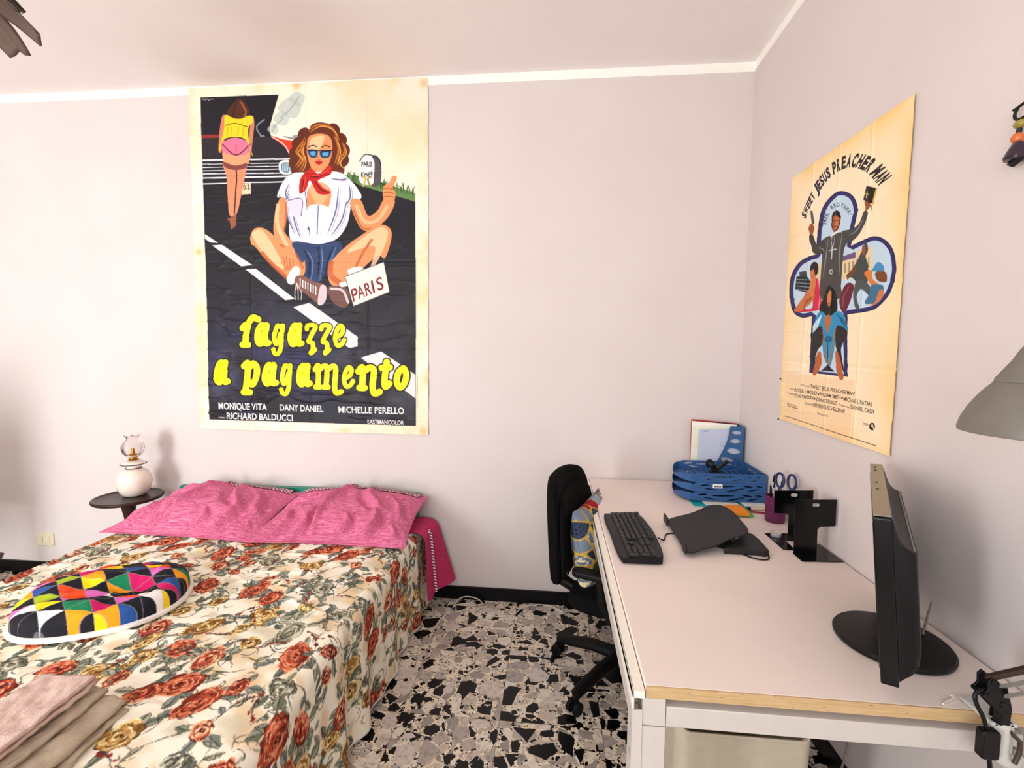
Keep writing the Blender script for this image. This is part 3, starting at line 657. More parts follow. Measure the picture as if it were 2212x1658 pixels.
# ---- repeat of the floral bedspread print
def paint_floral():
    cv = Canvas(0.92, 0.92, 0.003, 2, (252, 245, 226), wrap=True)
    yy, xx = np.mgrid[0:cv.H, 0:cv.W] / cv.k
    ph = 2 * PI / 0.92
    rs = random.Random(11)
    U = rs.uniform
    for k in range(130):                                          # watery washes
        x, y, r = U(0, .92), U(0, .92), U(.02, .06)
        c = rs.choice([(226, 196, 144), (232, 206, 160), (206, 196, 164), (236, 216, 178), (228, 190, 150)])
        for q in range(3):
            P = [(x + r * (1 - .22 * q) * (1 + .25 * math.sin(3 * a + k)) * math.cos(a), y + r * (1 - .22 * q) * (.7 + .2 * math.sin(2 * a)) * math.sin(a)) for a in np.linspace(0, 2 * PI, 14, endpoint=False)]
            cv.sp(P, c, .27)
    def leaf(x, y, a, l, wd_, c, vein):
        d = np.array([math.cos(a), math.sin(a)]); nn = np.array([-d[1], d[0]]); o = np.array([x, y])
        bend = U(-.25, .25)
        P = [o, o + d * l * .3 + nn * wd_, o + d * l * .7 + nn * (wd_ * .8 + bend * l * .3), o + d * l + nn * bend * l * .6, o + d * l * .7 - nn * (wd_ * .8 - bend * l * .3), o + d * l * .3 - nn * wd_]
        cv.sp(P, c); cv.sp([o, P[1], P[2], P[3], o + d * l * .6 + nn * bend * l * .2], tuple(min(255, v + 46) for v in c), .8)
        cv.line([o, o + d * l * .55 + nn * bend * l * .15, o + d * l + nn * bend * l * .6], .0030, vein, 1, True)
        cv.line(P[:4], .0024, vein, 1, True)
    GR = [(112, 118, 98), (134, 138, 116), (90, 98, 86), (154, 154, 128), (120, 128, 118)]
    def sprig(x, y, a, n_, l):
        pts = [(x, y)]; 
        for k in range(4):
            a += U(-.5, .5); x += math.cos(a) * l; y += math.sin(a) * l; pts.append((x, y))
        cv.line(pts, .0042, (66, 66, 56), 1, True)
        for k in range(n_):
            q = pts[rs.randrange(1, 5)]; leaf(q[0], q[1], a + rs.choice([-1, 1]) * U(.5, 1.3), U(.028, .055), U(.007, .013), rs.choice(GR), (52, 54, 48))
    def bloom(x, y, r, dark, mid, lite, ang, sq=.78):
        ca, sa = math.cos(ang), math.sin(ang)
        tr = lambda u, v: (x + u * ca - v * sq * sa, y + u * sa + v * sq * ca)
        for ring, (rr, n_, pr) in enumerate(((1.0, 9, .42), (.72, 8, .36), (.45, 6, .30), (.2, 4, .22))):
            for k in range(n_):
                a = 2 * PI * (k + .5 * ring) / n_ + U(-.15, .15); cx, cy = rr * r * .72 * math.cos(a), rr * r * .72 * math.sin(a)
                pw = pr * r * U(.85, 1.15); P = []
                for b in np.linspace(0, 2 * PI, 8, endpoint=False):
                    P.append(tr(cx + pw * (1 + .18 * math.cos(3 * b + k)) * math.cos(b), cy + pw * (1 + .18 * math.sin(2 * b)) * math.sin(b)))
                c = [dark, mid, mid, lite][rs.randrange(4)]
                cv.sp(P, c)
                cv.line([tr(cx + pw * .9 * math.cos(a + b), cy + pw * .9 * math.sin(a + b)) for b in (-1.2, -.4, .4, 1.2)], .0035, tuple(int(v * .42) for v in dark) if U(0, 1) < .55 else tuple(min(255, v + 70) for v in lite), 1, True)
        for k in range(5):
            a = U(0, 6.28); cv.ell(tr(.12 * r * math.cos(a), .12 * r * math.sin(a)), .004, .003, tuple(int(v * .5) for v in dark))
    RED = ((138, 46, 30), (186, 76, 50), (220, 122, 84)); OCH = ((142, 96, 44), (196, 146, 78), (230, 192, 128)); PNK = ((150, 50, 40), (204, 96, 70), (236, 168, 120)); GRY = ((112, 112, 96), (160, 156, 130), (206, 200, 172))
    spots = []
    def free(x, y, r):
        for (a, b, c) in spots:
            dx = abs(x - a); dx = min(dx, .92 - dx); dy = abs(y - b); dy = min(dy, .92 - dy)
            if math.hypot(dx, dy) < (r + c) * .82: return False
        return True
    plan = []
    for r, kinds, cnt in ((.062, [RED, OCH, RED, GRY, RED], 12), (.048, [OCH, PNK, GRY, RED], 16), (.034, [RED, OCH, PNK, GRY], 20)):
        tries = 0; got = 0
        while got < cnt and tries < 900:
            tries += 1; x, y = U(0, .92), U(0, .92)
            if free(x, y, r): spots.append((x, y, r)); plan.append((x, y, r, kinds[got % len(kinds)])); got += 1
    for k in range(62): sprig(U(0, .92), U(0, .92), U(0, 6.28), 3, U(.022, .036))
    for x, y, r, kd in plan:
        for k in range(4 if r > .04 else 2):
            a = U(0, 6.28); leaf(x + r * .8 * math.cos(a), y + r * .7 * math.sin(a), a + U(-.5, .5), U(.04, .065), U(.010, .016), rs.choice(GR), (48, 52, 48))
        bloom(x, y, r, *kd, U(0, 3.14), U(.62, .85))
    for k in range(22):                                           # sprays of small red buds
        x, y, a = U(0, .92), U(0, .92), U(0, 6.28)
        for q in range(7):
            u = x + math.cos(a) * .014 * q + U(-.008, .008); v = y + math.sin(a) * .014 * q + U(-.008, .008)
            cv.ell((u, v), U(.004, .008), U(.003, .006), rs.choice([(150, 38, 36), (120, 40, 44), (186, 70, 60), (84, 40, 50)]), 1, a + U(-1, 1))
        cv.line([(x, y), (x + math.cos(a) * .05, y + math.sin(a) * .05), (x + math.cos(a + .2) * .11, y + math.sin(a + .2) * .11)], .0032, (60, 52, 50), 1, True)
    for k in range(190):
        x, y, a = U(0, .92), U(0, .92), U(0, 6.28); l = U(.02, .045)
        cv.line([(x, y), (x + l * math.cos(a), y + l * math.sin(a)), (x + 1.7 * l * math.cos(a + .6), y + 1.7 * l * math.sin(a + .6))], .0034, rs.choice([(78, 82, 72), (60, 62, 60), (120, 108, 80)]), 1, True)
    g = cv.grid()
    return g
# ------------------------------------------------------------------ the room
XL, YF, H = -5.05, -4.55, 2.968        # left wall, wall behind the camera, ceiling height
def plaster(name, c, c2):
    g = G(name); v = g.coord()
    n = g.noise(v, 2.2, 4)
    col = g.ramp(n, [(0.3, c2), (0.7, c)])
    g.bump(g.noise(v, 160, 4), 0.10, 0.003)
    return g.out(col=col, rough=0.85, spec=0.2)
M_wall = plaster('pale_pink_plaster', rgb(219, 209.5, 207), rgb(215, 204.5, 201))
M_ceil = plaster('white_ceiling_paint', rgb(243, 237, 235), rgb(239, 231, 229))
M_white_trim = solid('white_cornice_paint', rgb(250, 248, 240), 0.6, var=0.02)
M_black_tile = solid('black_skirting_tile', rgb(8, 8, 9), 0.3, spec=.2)

def terrazzo():
    g = G('terrazzo_tiles'); v0 = g.coord()
    nv = g.n('ShaderNodeTexNoise'); g.set(nv.inputs['Vector'], v0); nv.inputs['Scale'].default_value = 22; nv.inputs['Detail'].default_value = 2
    sub = g.n('ShaderNodeVectorMath', operation='SUBTRACT'); g.set(sub.inputs[0], nv.outputs['Color']); sub.inputs[1].default_value = (.5, .5, .5)
    scl = g.n('ShaderNodeVectorMath', operation='SCALE'); g.set(scl.inputs[0], sub.outputs[0]); scl.inputs[3].default_value = 0.014
    add = g.n('ShaderNodeVectorMath', operation='ADD'); g.set(add.inputs[0], v0); g.set(add.inputs[1], scl.outputs[0])
    sep = g.n('ShaderNodeSeparateXYZ'); g.set(sep.inputs[0], v0)
    # every tile gets its own shift of the pattern
    tx = g.math('FLOOR', g.math('DIVIDE', sep.outputs[0], 0.4)); ty = g.math('FLOOR', g.math('DIVIDE', g.math('ADD', sep.outputs[1], 0.083), 0.4))
    off = g.n('ShaderNodeCombineXYZ'); g.set(off.inputs[0], g.math('MULTIPLY', tx, 3.37)); g.set(off.inputs[1], g.math('MULTIPLY', ty, 5.71)); g.set(off.inputs[2], g.math('ADD', tx, ty))
    ad2 = g.n('ShaderNodeVectorMath', operation='ADD'); g.set(ad2.inputs[0], add.outputs[0]); g.set(ad2.inputs[1], off.outputs[0]); vec = ad2.outputs[0]
    vein = g.noise(vec, 45, 5, .65)
    cement = g.ramp(g.noise(vec, 60, 4), [(.3, rgb(220, 204, 178)), (.7, rgb(248, 236, 212))])
    col = cement
    layers = ((130, .60, .08, [(0, rgb(22, 22, 22)), (.28, rgb(120, 112, 104)), (.45, rgb(232, 222, 206)), (.75, rgb(190, 176, 160))]),
              (46, .66, .09, [(0, rgb(12, 12, 12)), (.34, rgb(146, 136, 128)), (.52, rgb(238, 230, 216)), (.8, rgb(208, 192, 176))]),
              (20, .80, .07, [(0, rgb(9, 9, 9)), (.27, rgb(186, 176, 166)), (.48, rgb(232, 222, 208)), (.72, rgb(206, 192, 178)), (.92, rgb(160, 150, 142))]),
              (11.5, .54, .11, [(0, rgb(9, 9, 9)), (.56, rgb(176, 166, 160)), (.75, rgb(214, 202, 194))]))
    for sc_, keep, thr, stops in layers:
        e = g.n('ShaderNodeTexVoronoi', feature='DISTANCE_TO_EDGE'); f1 = g.n('ShaderNodeTexVoronoi', feature='F1')
        for x in (e, f1): g.set(x.inputs['Vector'], vec); x.inputs['Scale'].default_value = sc_
        cs = g.n('ShaderNodeSeparateColor'); g.set(cs.inputs[0], f1.outputs['Color'])
        inside = g.math('GREATER_THAN', e.outputs['Distance'], thr); keepm = g.math('LESS_THAN', cs.outputs[0], keep)
        m = g.math('MULTIPLY', inside, keepm)
        chip = g.ramp(g.math('DIVIDE', cs.outputs[0], keep), stops, 'CONSTANT')
        vv = g.ramp(vein, [(.34, (.62, .58, .55, 1)), (.50, (1, 1, 1, 1)), (.66, (1.0, .98, .95, 1))])
        col = g.mix(m, col, g.mix(1.0, chip, vv, 'MULTIPLY'))
    # joints every 40 cm
    jx = g.math('ABSOLUTE', g.math('SUBTRACT', g.math('FRACT', g.math('ADD', g.math('DIVIDE', sep.outputs[0], 0.4), .5)), .5))
    jy = g.math('ABSOLUTE', g.math('SUBTRACT', g.math('FRACT', g.math('ADD', g.math('DIVIDE', g.math('ADD', sep.outputs[1], 0.083), 0.4), .5)), .5))
    j = g.math('LESS_THAN', g.math('MINIMUM', jx, jy), 0.0032)
    col = g.mix(g.math('MULTIPLY', j, .7), col, rgb(84, 66, 50))
    return g.out(col=col, rough=0.3, spec=0.25)

def struct(name, lo, hi, mat, parent=None):
    o = MB().box(lo, hi).build(name, mat, parent, smooth=False)
    o['kind'] = 'structure'; return o
struct('floor', (XL - .1, YF - .1, -.1), (.1, .1, 0), terrazzo())
struct('ceiling', (XL - .1, YF - .1, H), (.1, .1, H + .1), M_ceil)
struct('wall_back', (XL - .1, 0, 0), (.1, .1, H), M_wall)
struct('wall_right', (0, YF, 0), (.1, 0, H), M_wall)
struct('wall_left', (XL - .1, YF, 0), (XL, 0, H), M_wall)
b = MB()                                # the wall behind the camera, with a balcony door and an added opening for the fill light
DX0, DX1, DZ = -4.9, -3.9, 2.2; WX0, WX1, WZ0, WZ1 = -3.05, -.45, 1.05, 2.45
for lo, hi in (((XL, 0), (DX0, H)), ((DX0, DZ), (DX1, H)), ((DX1, 0), (WX0, H)), ((WX0, 0), (WX1, WZ0)), ((WX0, WZ1), (WX1, H)), ((WX1, 0), (0, H))):
    b.box((lo[0], YF - .12, lo[1]), (hi[0], YF, hi[1]))
b.build('wall_front', M_wall, smooth=False)['kind'] = 'structure'
def window(name, x0, x1, z0, z1):
    f = MB(); t = .05
    for lo, hi in (((x0, z0), (x0 + t, z1)), ((x1 - t, z0), (x1, z1)), ((x0, z0), (x1, z0 + t)), ((x0, z1 - t), (x1, z1)), (((x0 + x1) / 2 - .03, z0), ((x0 + x1) / 2 + .03, z1))):
        f.box((lo[0], YF - .10, lo[1]), (hi[0], YF - .04, hi[1]))
    f.build(name, M_white_trim, smooth=False)['kind'] = 'structure'
window('added_fill_window', WX0, WX1, WZ0, WZ1); window('window_2', DX0, DX1, 0.02, DZ)  # the wide one is added for fill light, the other frames the balcony door
struct('baseboard_back', (XL, -.012, 0), (0, 0, .075), M_black_tile)
struct('baseboard_right', (-.012, YF, 0), (0, -.012, .075), M_black_tile)
struct('baseboard_left', (XL, YF, 0), (XL + .012, -.012, .075), M_black_tile)
struct('trim_1', (XL, -.004, H - .048), (0, 0, H), M_white_trim)
struct('trim_2', (-.004, YF, H - .042), (0, -.004, H), M_white_trim)

# wall socket low on the back wall
M_ivory = solid('ivory_socket_plastic', rgb(226, 216, 190), 0.4)
M_dark_hole = solid('dark_socket_holes', rgb(30, 26, 22), 0.6)
so = empty('wall_socket', (-4.245, 0, .225), label='ivory three-hole wall socket low on the pink back wall left of the bed', cat='socket')
MB().prism(rrect(-.060, -.041, .060, .041, .008), 0, .009, Matrix.Rotation(PI / 2, 4, 'X')).build('cover_plate', M_ivory, so, bevel=.002)
MB().prism(rrect(-.034, -.024, .034, .024, .003), .009, .012, Matrix.Rotation(PI / 2, 4, 'X')).build('insert', M_ivory, so, bevel=.001)
b = MB()
for dz in (-.012, 0, .012): b.lathe([(.0028, .0115), (.0028, .0128)], 10, Matrix.Rotation(PI / 2, 4, 'X') @ T(-.012, dz, 0))
b.build('socket_hole', M_dark_hole, so)

# ------------------------------------------------------------------ the two posters
def poster(name, W, Hh, to_world, cv, mat, wr, label, cat, nfold, seed):
    nx, ny = cv.nx, cv.ny
    xs = (np.arange(nx) + .5) / nx * W; ys = (np.arange(ny) + .5) / ny * Hh
    X, Y = np.meshgrid(xs, ys)
    d = (fbm(X * 4, Y * 7, 3, seed) - .5) * .007 * wr
    rid = np.abs(fbm(X * 3.4 + 3, Y * 13, 3, seed + 5) - .47); d += np.clip(.06 - rid, 0, .06) * .075 * wr * np.clip(Y / Hh * 1.8 - .25, .1, 1.3) * np.clip(1.25 - X / W, .25, 1)
    for k in range(1, nfold): 
        d += .0022 * np.exp(-((X - W * k / nfold) / .006) ** 2) - .0018 * np.exp(-((Y - Hh * k / nfold) / .006) ** 2)
    ed = np.minimum(np.minimum(X, W - X), np.minimum(Y, Hh - Y))
    d = np.clip(d, -.004, .006) + .0075
    # slightly torn, uneven outline
    jx = (fbm(Y * 22, X * 0 + 2.5, 4, seed + 9) - .5) * .010 * np.exp(-np.minimum(X, W - X) / .01) * wr
    jy = (fbm(X * 22, Y * 0 + 7.5, 4, seed + 12) - .5) * .007 * np.exp(-np.minimum(Y, Hh - Y) / .01) * wr
    V = to_world((X + jx).ravel(), (Y + jy).ravel(), d.ravel())
    o = raw_mesh(name, V, grid_faces(ny, nx), mat, paint=cv.grid().reshape(-1, 3))
    return tag(o, label, cat)
M_print = painted('printed_paper', 0.45, spec=.18)
cv = paint_tall_poster()
def tw1(x, y, d):
    fx, fy = x / 1.42, y / 1.99          # four measured corners: the sheet hangs a touch out of true
    px = (-3.150 + .0) * (1 - fx) + (-1.731) * fx; pz = 2.9615 * (1 - fy) + .970 * fy
    return np.stack([px, -d, pz], 1)
poster('tall_poster', 1.42, 1.99, tw1, cv, M_print, 1.0, 'huge crinkled film poster with a seated hitchhiker and yellow title on the back wall', 'poster', 4, 31)
cv = paint_small_poster()
def tw2(x, y, d):
    fx, fy = x / .686, y / 1.041
    return np.stack([-d, -.4667 - x, 1.1758 - .0148 * fx + 1.04 * (1 - fy)], 1)
poster('cross_poster', .686, 1.041, tw2, cv, M_print, .5, 'cream film poster with a cross of small figures on the right wall', 'poster', 4, 47)
del cv
# dark pins at the poster corners
M_pin = solid('dark_pin', rgb(40, 34, 30), 0.4)
for k, (y, z, lb) in enumerate(((-.476, 1.176, 'lower left corner'), (-.476, 1.355, 'left edge above the lower corner'))):
    p = MB().lathe([(.0012, 0), (.004, .002), (.004, .005), (.001, .0065)], 10, T(-.0135, y, z) @ Matrix.Rotation(-PI / 2, 4, 'Y')).build('push_pin', M_pin)
    tag(p, 'dark pin holding the ' + lb + ' of the cream poster', 'pin')

# ------------------------------------------------------------------ bed
M_teal = solid('teal_painted_wood', rgb(0, 128, 106), 0.4)
M_matt = solid('white_mattress_ticking', rgb(232, 228, 220), 0.8)
M_wood_d = solid('dark_bed_wood', rgb(60, 42, 32), 0.5)
BX0, BX1, BZ = -3.315, -1.72, .475
bed = empty('double_bed', (-2.52, -1.0, 0), label='double bed with a low teal headboard standing against the pink back wall', cat='bed')
MB().box((BX0 + .03, -2.0, .25), (BX1 - .03, -.06, BZ - .006)).build('mattress', M_matt, bed, bevel=.05, seg=4, world=True)
MB().box((BX0 + .05, -1.98, .17), (BX1 - .05, -.06, .245)).build('bed_base', M_wood_d, bed, bevel=.005, world=True)
MB().prism(spline([(-3.27, .2), (-3.27, .58), (-3.18, .622), (-2.5, .640), (-1.86, .630), (-1.79, .588), (-1.79, .2)], False, 8).tolist(), .012, .045, Matrix.Rotation(PI / 2, 4, 'X')).build('headboard', M_teal, bed, bevel=.008, world=True)
for x in (BX0 + .12, BX1 - .12):
    for y in (-.15, -1.9): MB().box((x - .03, y - .03, 0), (x + .03, y + .03, .17)).build('leg', M_wood_d, bed, bevel=.004, world=True)

# bedspread: a sheet lying over the mattress with gathered sides
def bedspread():
    tile = paint_floral(); nt = tile.shape[0]
    top_w = BX1 - BX0; drop = .468; r = .045
    s_right = np.concatenate([np.arange(-top_w + .02, .0, .0036), np.arange(0, drop + .03, .0036)])
    s_left = np.linspace(-top_w - drop - .03, -top_w, 40)
    S = np.concatenate([s_left, s_right])
    Tt = np.concatenate([np.arange(.055, 1.80, .0036), np.linspace(1.81, 2.42, 60)])
    SS, TT = np.meshgrid(S, Tt)
    over_r = np.clip(SS, 0, None); over_l = np.clip(-top_w - SS, 0, None); over_f = np.clip(TT - 1.98, 0, None)
    x = BX1 - r + np.clip(SS, -top_w, 0) * (top_w - 2 * r) / top_w; y = -TT + over_f
    z = np.full_like(x, BZ)
    def hang(o):                       # quarter-round then straight down
        th = np.clip(o / r, 0, PI / 2); return r * np.sin(th), r * (1 - np.cos(th)) + np.clip(o - r * PI / 2, 0, None)
    for o, sx in ((over_r, 1), (over_l, -1)):
        dx, dz = hang(o); low = np.clip(dz / drop, 0, 1)
        fold = (np.sin(TT * 21 + 1.2 * np.sin(TT * 6.1)) * .5 + .35 * np.sin(TT * 37 + 2) + .3 * (fbm(TT * 4, SS * 2, 3, 5) - .5)) * (.004 + .020 * low ** 1.2) * np.clip(dz / .06, 0, 1)
        x = x + sx * (dx + fold + .018 * low * (o > 0)); z = z - dz
    dx, dz = hang(over_f); z = z - dz; y = y - dx
    # round the top edge: pull the last centimetres of the top down a little, and add soft rumples
    flat = (over_r == 0) & (over_l == 0) & (over_f == 0)
    ed = np.minimum(-SS, SS + top_w)
    rum = (fbm(SS * 3.2 + 4, TT * 5.2, 4, 77) - .5) * .016 + np.clip(.045 - np.abs(fbm(SS * 2.2, TT * 5.5 + 9, 3, 15) - .48), 0, .045) * .16
    z = z + np.where(flat, rum * np.clip(ed / .12, 0, 1) - .012 * np.exp(-(ed / .05) ** 2), 0) * np.clip((1.98 - TT) / .1, 0, 1)
    z = np.maximum(z + .012, .012)
    V = np.stack([x, y, z], -1).reshape(-1, 3)
    iu = ((SS + 3) / .003).astype(int) % nt; iv = (TT / .003).astype(int) % nt
    col = tile[iv, iu]
    hem = (over_r > drop + .018) | (over_l > drop + .018)
    col = np.where(hem[..., None], np.array([.82, .80, .74]), col)
    o = raw_mesh('bedspread', V, grid_faces(*SS.shape), painted('floral_cotton', 0.85, .15, 700, .2), paint=col.reshape(-1, 3))
    return tag(o, 'cream bedspread printed with rust red and ochre flowers draped over the bed', 'bedspread')
bedspread()

# pink under-sheet falling over the right side at the bed head
M_stripe = None
def linen(name, base, dark, lite):
    g = G(name); v = g.coord((5, 75, 75)); n = g.noise(v, 3.0, 4, .75)
    g.bump(g.noise(g.coord((30, 300, 300)), 3, 3), .2, .001)
    return g.out(col=g.ramp(n, [(.34, dark), (.5, base), (.66, lite)]), rough=.8, spec=.2)
M_pink = linen('pink_slub_cotton', rgb(208, 104, 142), rgb(172, 62, 100), rgb(232, 150, 182))
M_pink_d = linen('deep_pink_cotton', rgb(188, 48, 96), rgb(160, 32, 78), rgb(206, 78, 124))
sheet = empty('bed_sheet', (-1.72, -.17, .3), label='deep pink sheet hanging over the right side of the bed beside the wall', cat='sheet')
n_s, n_t = 60, 30
Sg, Tg = np.meshgrid(np.linspace(-.55, .40, n_s), np.linspace(0, 1, n_t))
y = -.035 - .235 * Tg; ov = np.clip(Sg, 0, None); th = np.clip(ov / .05, 0, PI / 2)
low = np.clip(ov / .4, 0, 1)
x = -1.700 + np.minimum(Sg, 0) + .05 * np.sin(th) - .03 + low * (.105 * (1 - Tg) ** 1.3 + .015) + .012 * np.sin(Tg * 9) * low
z = .494 - .05 * (1 - np.cos(th)) - np.clip(ov - .05 * PI / 2, 0, None) * (1 - .05 * (1 - Tg))
raw_mesh('draped_cloth', np.stack([x, y - .01 * low, z], -1).reshape(-1, 3), grid_faces(n_t, n_s), M_pink_d, sheet, world=True)
k = int(n_t * .62); P = [(x[k, i] + .004, y[k, i], z[k, i] + .002) for i in range(37, n_s, 2)]
M_cord = G('white_twisted_cord'); _v = M_cord.coord(); _s = M_cord.n('ShaderNodeSeparateXYZ'); M_cord.set(_s.inputs[0], _v)
M_cord = M_cord.out(col=M_cord.mix(M_cord.math('GREATER_THAN', M_cord.math('FRACT', M_cord.math('ADD', M_cord.math('MULTIPLY', _s.outputs[2], 60.), M_cord.math('MULTIPLY', _s.outputs[1], 70.))), .5), rgb(120, 20, 60), rgb(250, 236, 236)), rough=.7)
MB().tube(P, .0075, 10).build('piping', M_cord, sheet, world=True)

# pillows
def pillow(name, M, L, W, Th, seed, label, tl=0.0, tr=0.0):
    nu, nv = 170, 110
    U, Vv = np.meshgrid(np.linspace(-1, 1, nu), np.linspace(-1, 1, nv))
    pin = 1 - .05 * (1 - np.abs(Vv) ** 2) * np.abs(U) ** 3; pin2 = 1 - .05 * (1 - np.abs(U) ** 2) * np.abs(Vv) ** 3
    bk = (Vv + 1) / 2                                   # 0 at the front hem, 1 at the back edge
    x = U * L / 2 * pin; x = np.where(U < 0, x * (1 - tl * bk), x * (1 - tr * bk)); y = Vv * W / 2 * pin2
    th = (np.clip(1 - np.abs(U) ** 2.2, 0, 1) ** .75) * (np.clip(1 - np.abs(Vv) ** 2.2, 0, 1) ** .60)
    n1 = fbm(U * 1.6 + seed, Vv * 1.4, 3, seed) - .5
    def fold(x0, y0, x1, y1, wd_, amp):                 # one soft ridge with a hollow beside it, fading at both ends
        dx, dy = x1 - x0, y1 - y0; l = math.hypot(dx, dy); px, py = U - x0, Vv - y0
        t = (px * dx + py * dy) / l / l; d_ = (px * dy - py * dx) / l + .06 * np.sin(t * 4 + seed)
        win = np.clip(np.minimum(t + .15, 1.15 - t) / .3, 0, 1)
        return amp * win * (np.exp(-(d_ / wd_) ** 2) - .8 * np.exp(-((d_ - 1.9 * wd_) / (1.2 * wd_)) ** 2))
    wr = n1 * .028
    wr += fold(.02, .95, -.20, -.85, .045, .016) + fold(.25, .7, .62, -.25, .06, .012) + fold(-.75, -.95, -.62, -.25, .05, .012) + fold(.48, -.95, .52, -.10, .05, .013) + fold(-.45, -.95, -.30, -.45, .04, .011)
    wr += fold(.15, -.98, .22, -.45, .04, .010) + fold(-.9, .2, -.4, .5, .06, .008) + fold(.85, -.2, .5, .5, .06, .010) + fold(.75, -.98, .80, -.55, .035, .008)
    wr += (fbm(U * 6, Vv * 3 + seed, 3, seed + 3) - .5) * .010
    wr = wr * 2.1
    top = th * Th * .64 + wr * np.clip(th * 2.2, 0, 1); bot = -th * Th * .36
    root = empty(name, M.to_translation(), M.to_euler(), label, 'pillow', 'pink pillows at the head of the bed')
    V = np.concatenate([np.stack([x, y, top], -1).reshape(-1, 3), np.stack([x, y, bot - .0008], -1).reshape(-1, 3)])
    F = np.concatenate([grid_faces(nv, nu), grid_faces(nv, nu, True) + nu * nv])
    raw_mesh('pillowcase', V, F, M_pink, root)
    # striped woven border along the back edge
    k = 14; i0, i1 = 10, nu - 6; Pv = []; Pc = []
    for q in range(k):
        f_ = q / (k - 1); j = nv - 14 + int(round(f_ * 13)); lift = .004 + .012 * math.sin(PI * f_)
        for i in range(i0, i1):
            Pv.append((x[j, i], y[j, i] + .004 * f_, top[j, i] + lift)); s_ = (i * .20 + (q if q < k // 2 else -q) * .30) % 1.0
            Pc.append((.86, .76, .72) if s_ > .70 else (.20, .018, .065))
    raw_mesh('woven_border', np.array(Pv), grid_faces(k, i1 - i0), M_weave, root, paint=np.array(Pc))
    P = [(x[0, i], y[0, i] - .004, 0) for i in range(1, nu - 1, 2)]
    MB().tube(P, .0035, 6).build('front_hem', M_pink, root)
    return root
M_weave = painted('maroon_and_white_weave', .8)
def pmat(cx, y0, z0, y1, z1, W, yaw=0):
    a = math.atan2(z1 - z0, y1 - y0)
    return T(cx, (y0 + y1) / 2, (z0 + z1) / 2) @ Rz(yaw) @ Matrix.Rotation(a, 4, 'X')
pillow('pillow', pmat(-2.925, -.430, .506, -.075, .605, .44, -.03), .87, .45, .19, 2, 'pink pillow on the left half of the bed head beside the side table', tl=.42)
pillow('pillow', pmat(-2.135, -.440, .510, -.085, .608, .44, .02), .83, .45, .185, 9, 'pink pillow on the right half of the bed head overlapping its neighbour', tl=.17)

# lap cushion with a coloured harlequin cover lying on its white tray
M_tray = solid('white_tray_plastic', rgb(246, 242, 238), 0.35)
lap = empty('lap_cushion', (-2.658, -1.087, .4925), (0.0, 0.0, math.radians(24.5)), label='lap tray cushion with a bright harlequin patchwork cover lying on the bed', cat='cushion')
def sup(a, b, e, n=72):
    P = []
    for k in range(n):
        t = 2 * PI * k / n; c, s = math.cos(t), math.sin(t)
        P.append((a * math.copysign(abs(c) ** (2 / e), c), b * math.copysign(abs(s) ** (2 / e), s)))
    return P
b = MB(); pr = sup(.266, .225, 2.3)
for k, (f, zz) in enumerate(((.965, 0), (.99, .003), (1.0, .009), (.995, .016), (.975, .018))):
    b.V += [Vector((px * f, py * f, zz)) for px, py in pr]
for k in range(4):
    for j in range(72): b.F.append((k * 72 + j, k * 72 + (j + 1) % 72, (k + 1) * 72 + (j + 1) % 72, (k + 1) * 72 + j))
b.F.append(tuple(range(71, -1, -1))); b.F.append(tuple(range(4 * 72, 5 * 72)))
b.build('tray', M_tray, lap)
nr, na = 150, 700
R_, A_ = np.meshgrid(np.linspace(0, 1, nr), np.linspace(0, 2 * PI, na))
sx = np.sign(np.cos(A_)) * np.abs(np.cos(A_)) ** (2 / 2.35); sy = np.sign(np.sin(A_)) * np.abs(np.sin(A_)) ** (2 / 2.35)
prof = np.sin(np.clip(R_, 0, 1) * PI / 2) ** .8
x = .253 * sx * prof; y = .211 * sy * prof
hz = np.clip(1 - R_ ** 3.2, 0, 1) ** .6
lump = .078 + .030 * np.exp(-(((x + .05) / .15) ** 2 + ((y - .03) / .07) ** 2)) - .040 * np.exp(-(((x - .05) / .10) ** 2 + ((y + .02) / .035) ** 2)) - .030 * np.exp(-(((x - .12) / .06) ** 2 + ((y + .06) / .05) ** 2)) + .020 * np.exp(-(((x - .17) / .08) ** 2 + ((y - .04) / .08) ** 2)) + (fbm(x * 14, y * 14, 3, 6) - .5) * .03 - .02 * np.exp(-(((x + .02) / .2) ** 2 + ((y + .075) / .018) ** 2))
z = .016 + hz * lump
pal = np.array([s2l(np.array(c) / 255.) for c in ((28, 28, 36), (28, 28, 36), (236, 78, 32), (206, 26, 100), (24, 128, 84), (240, 236, 232), (248, 214, 24), (164, 182, 38), (44, 84, 156), (218, 108, 186), (28, 28, 36), (245, 160, 30))])
u = x * .86 + y * .5; v = -x * .5 + y * .86
c_ = .062; ca = np.floor(u / c_).astype(int); cb = np.floor(v / c_).astype(int); fa = u / c_ - ca; fb = v / c_ - cb
tri = (fa + fb > 1).astype(int)
idx = ((ca * 7 + cb * 13 + tri * 5 + (ca * cb) % 3 * 4 + (ca ** 2) % 5) % 12)
idx = np.where((ca + cb) % 2 == 0, np.where(tri == 1, 0, idx), idx)
colr = pal[idx]
seam = np.minimum(np.minimum(np.abs(fa + fb - 1) / 1.4, np.minimum(fa, 1 - fa)), np.minimum(fb, 1 - fb)) < .022
colr = np.where(seam[..., None], np.clip(colr * .55 + .12, 0, 1), colr)
raw_mesh('cushion_cover', np.stack([x, y, z], -1).reshape(-1, 3), grid_faces(na, nr, True), painted('harlequin_cotton', .8, .1, 900, .2), lap, paint=colr.reshape(-1, 3))

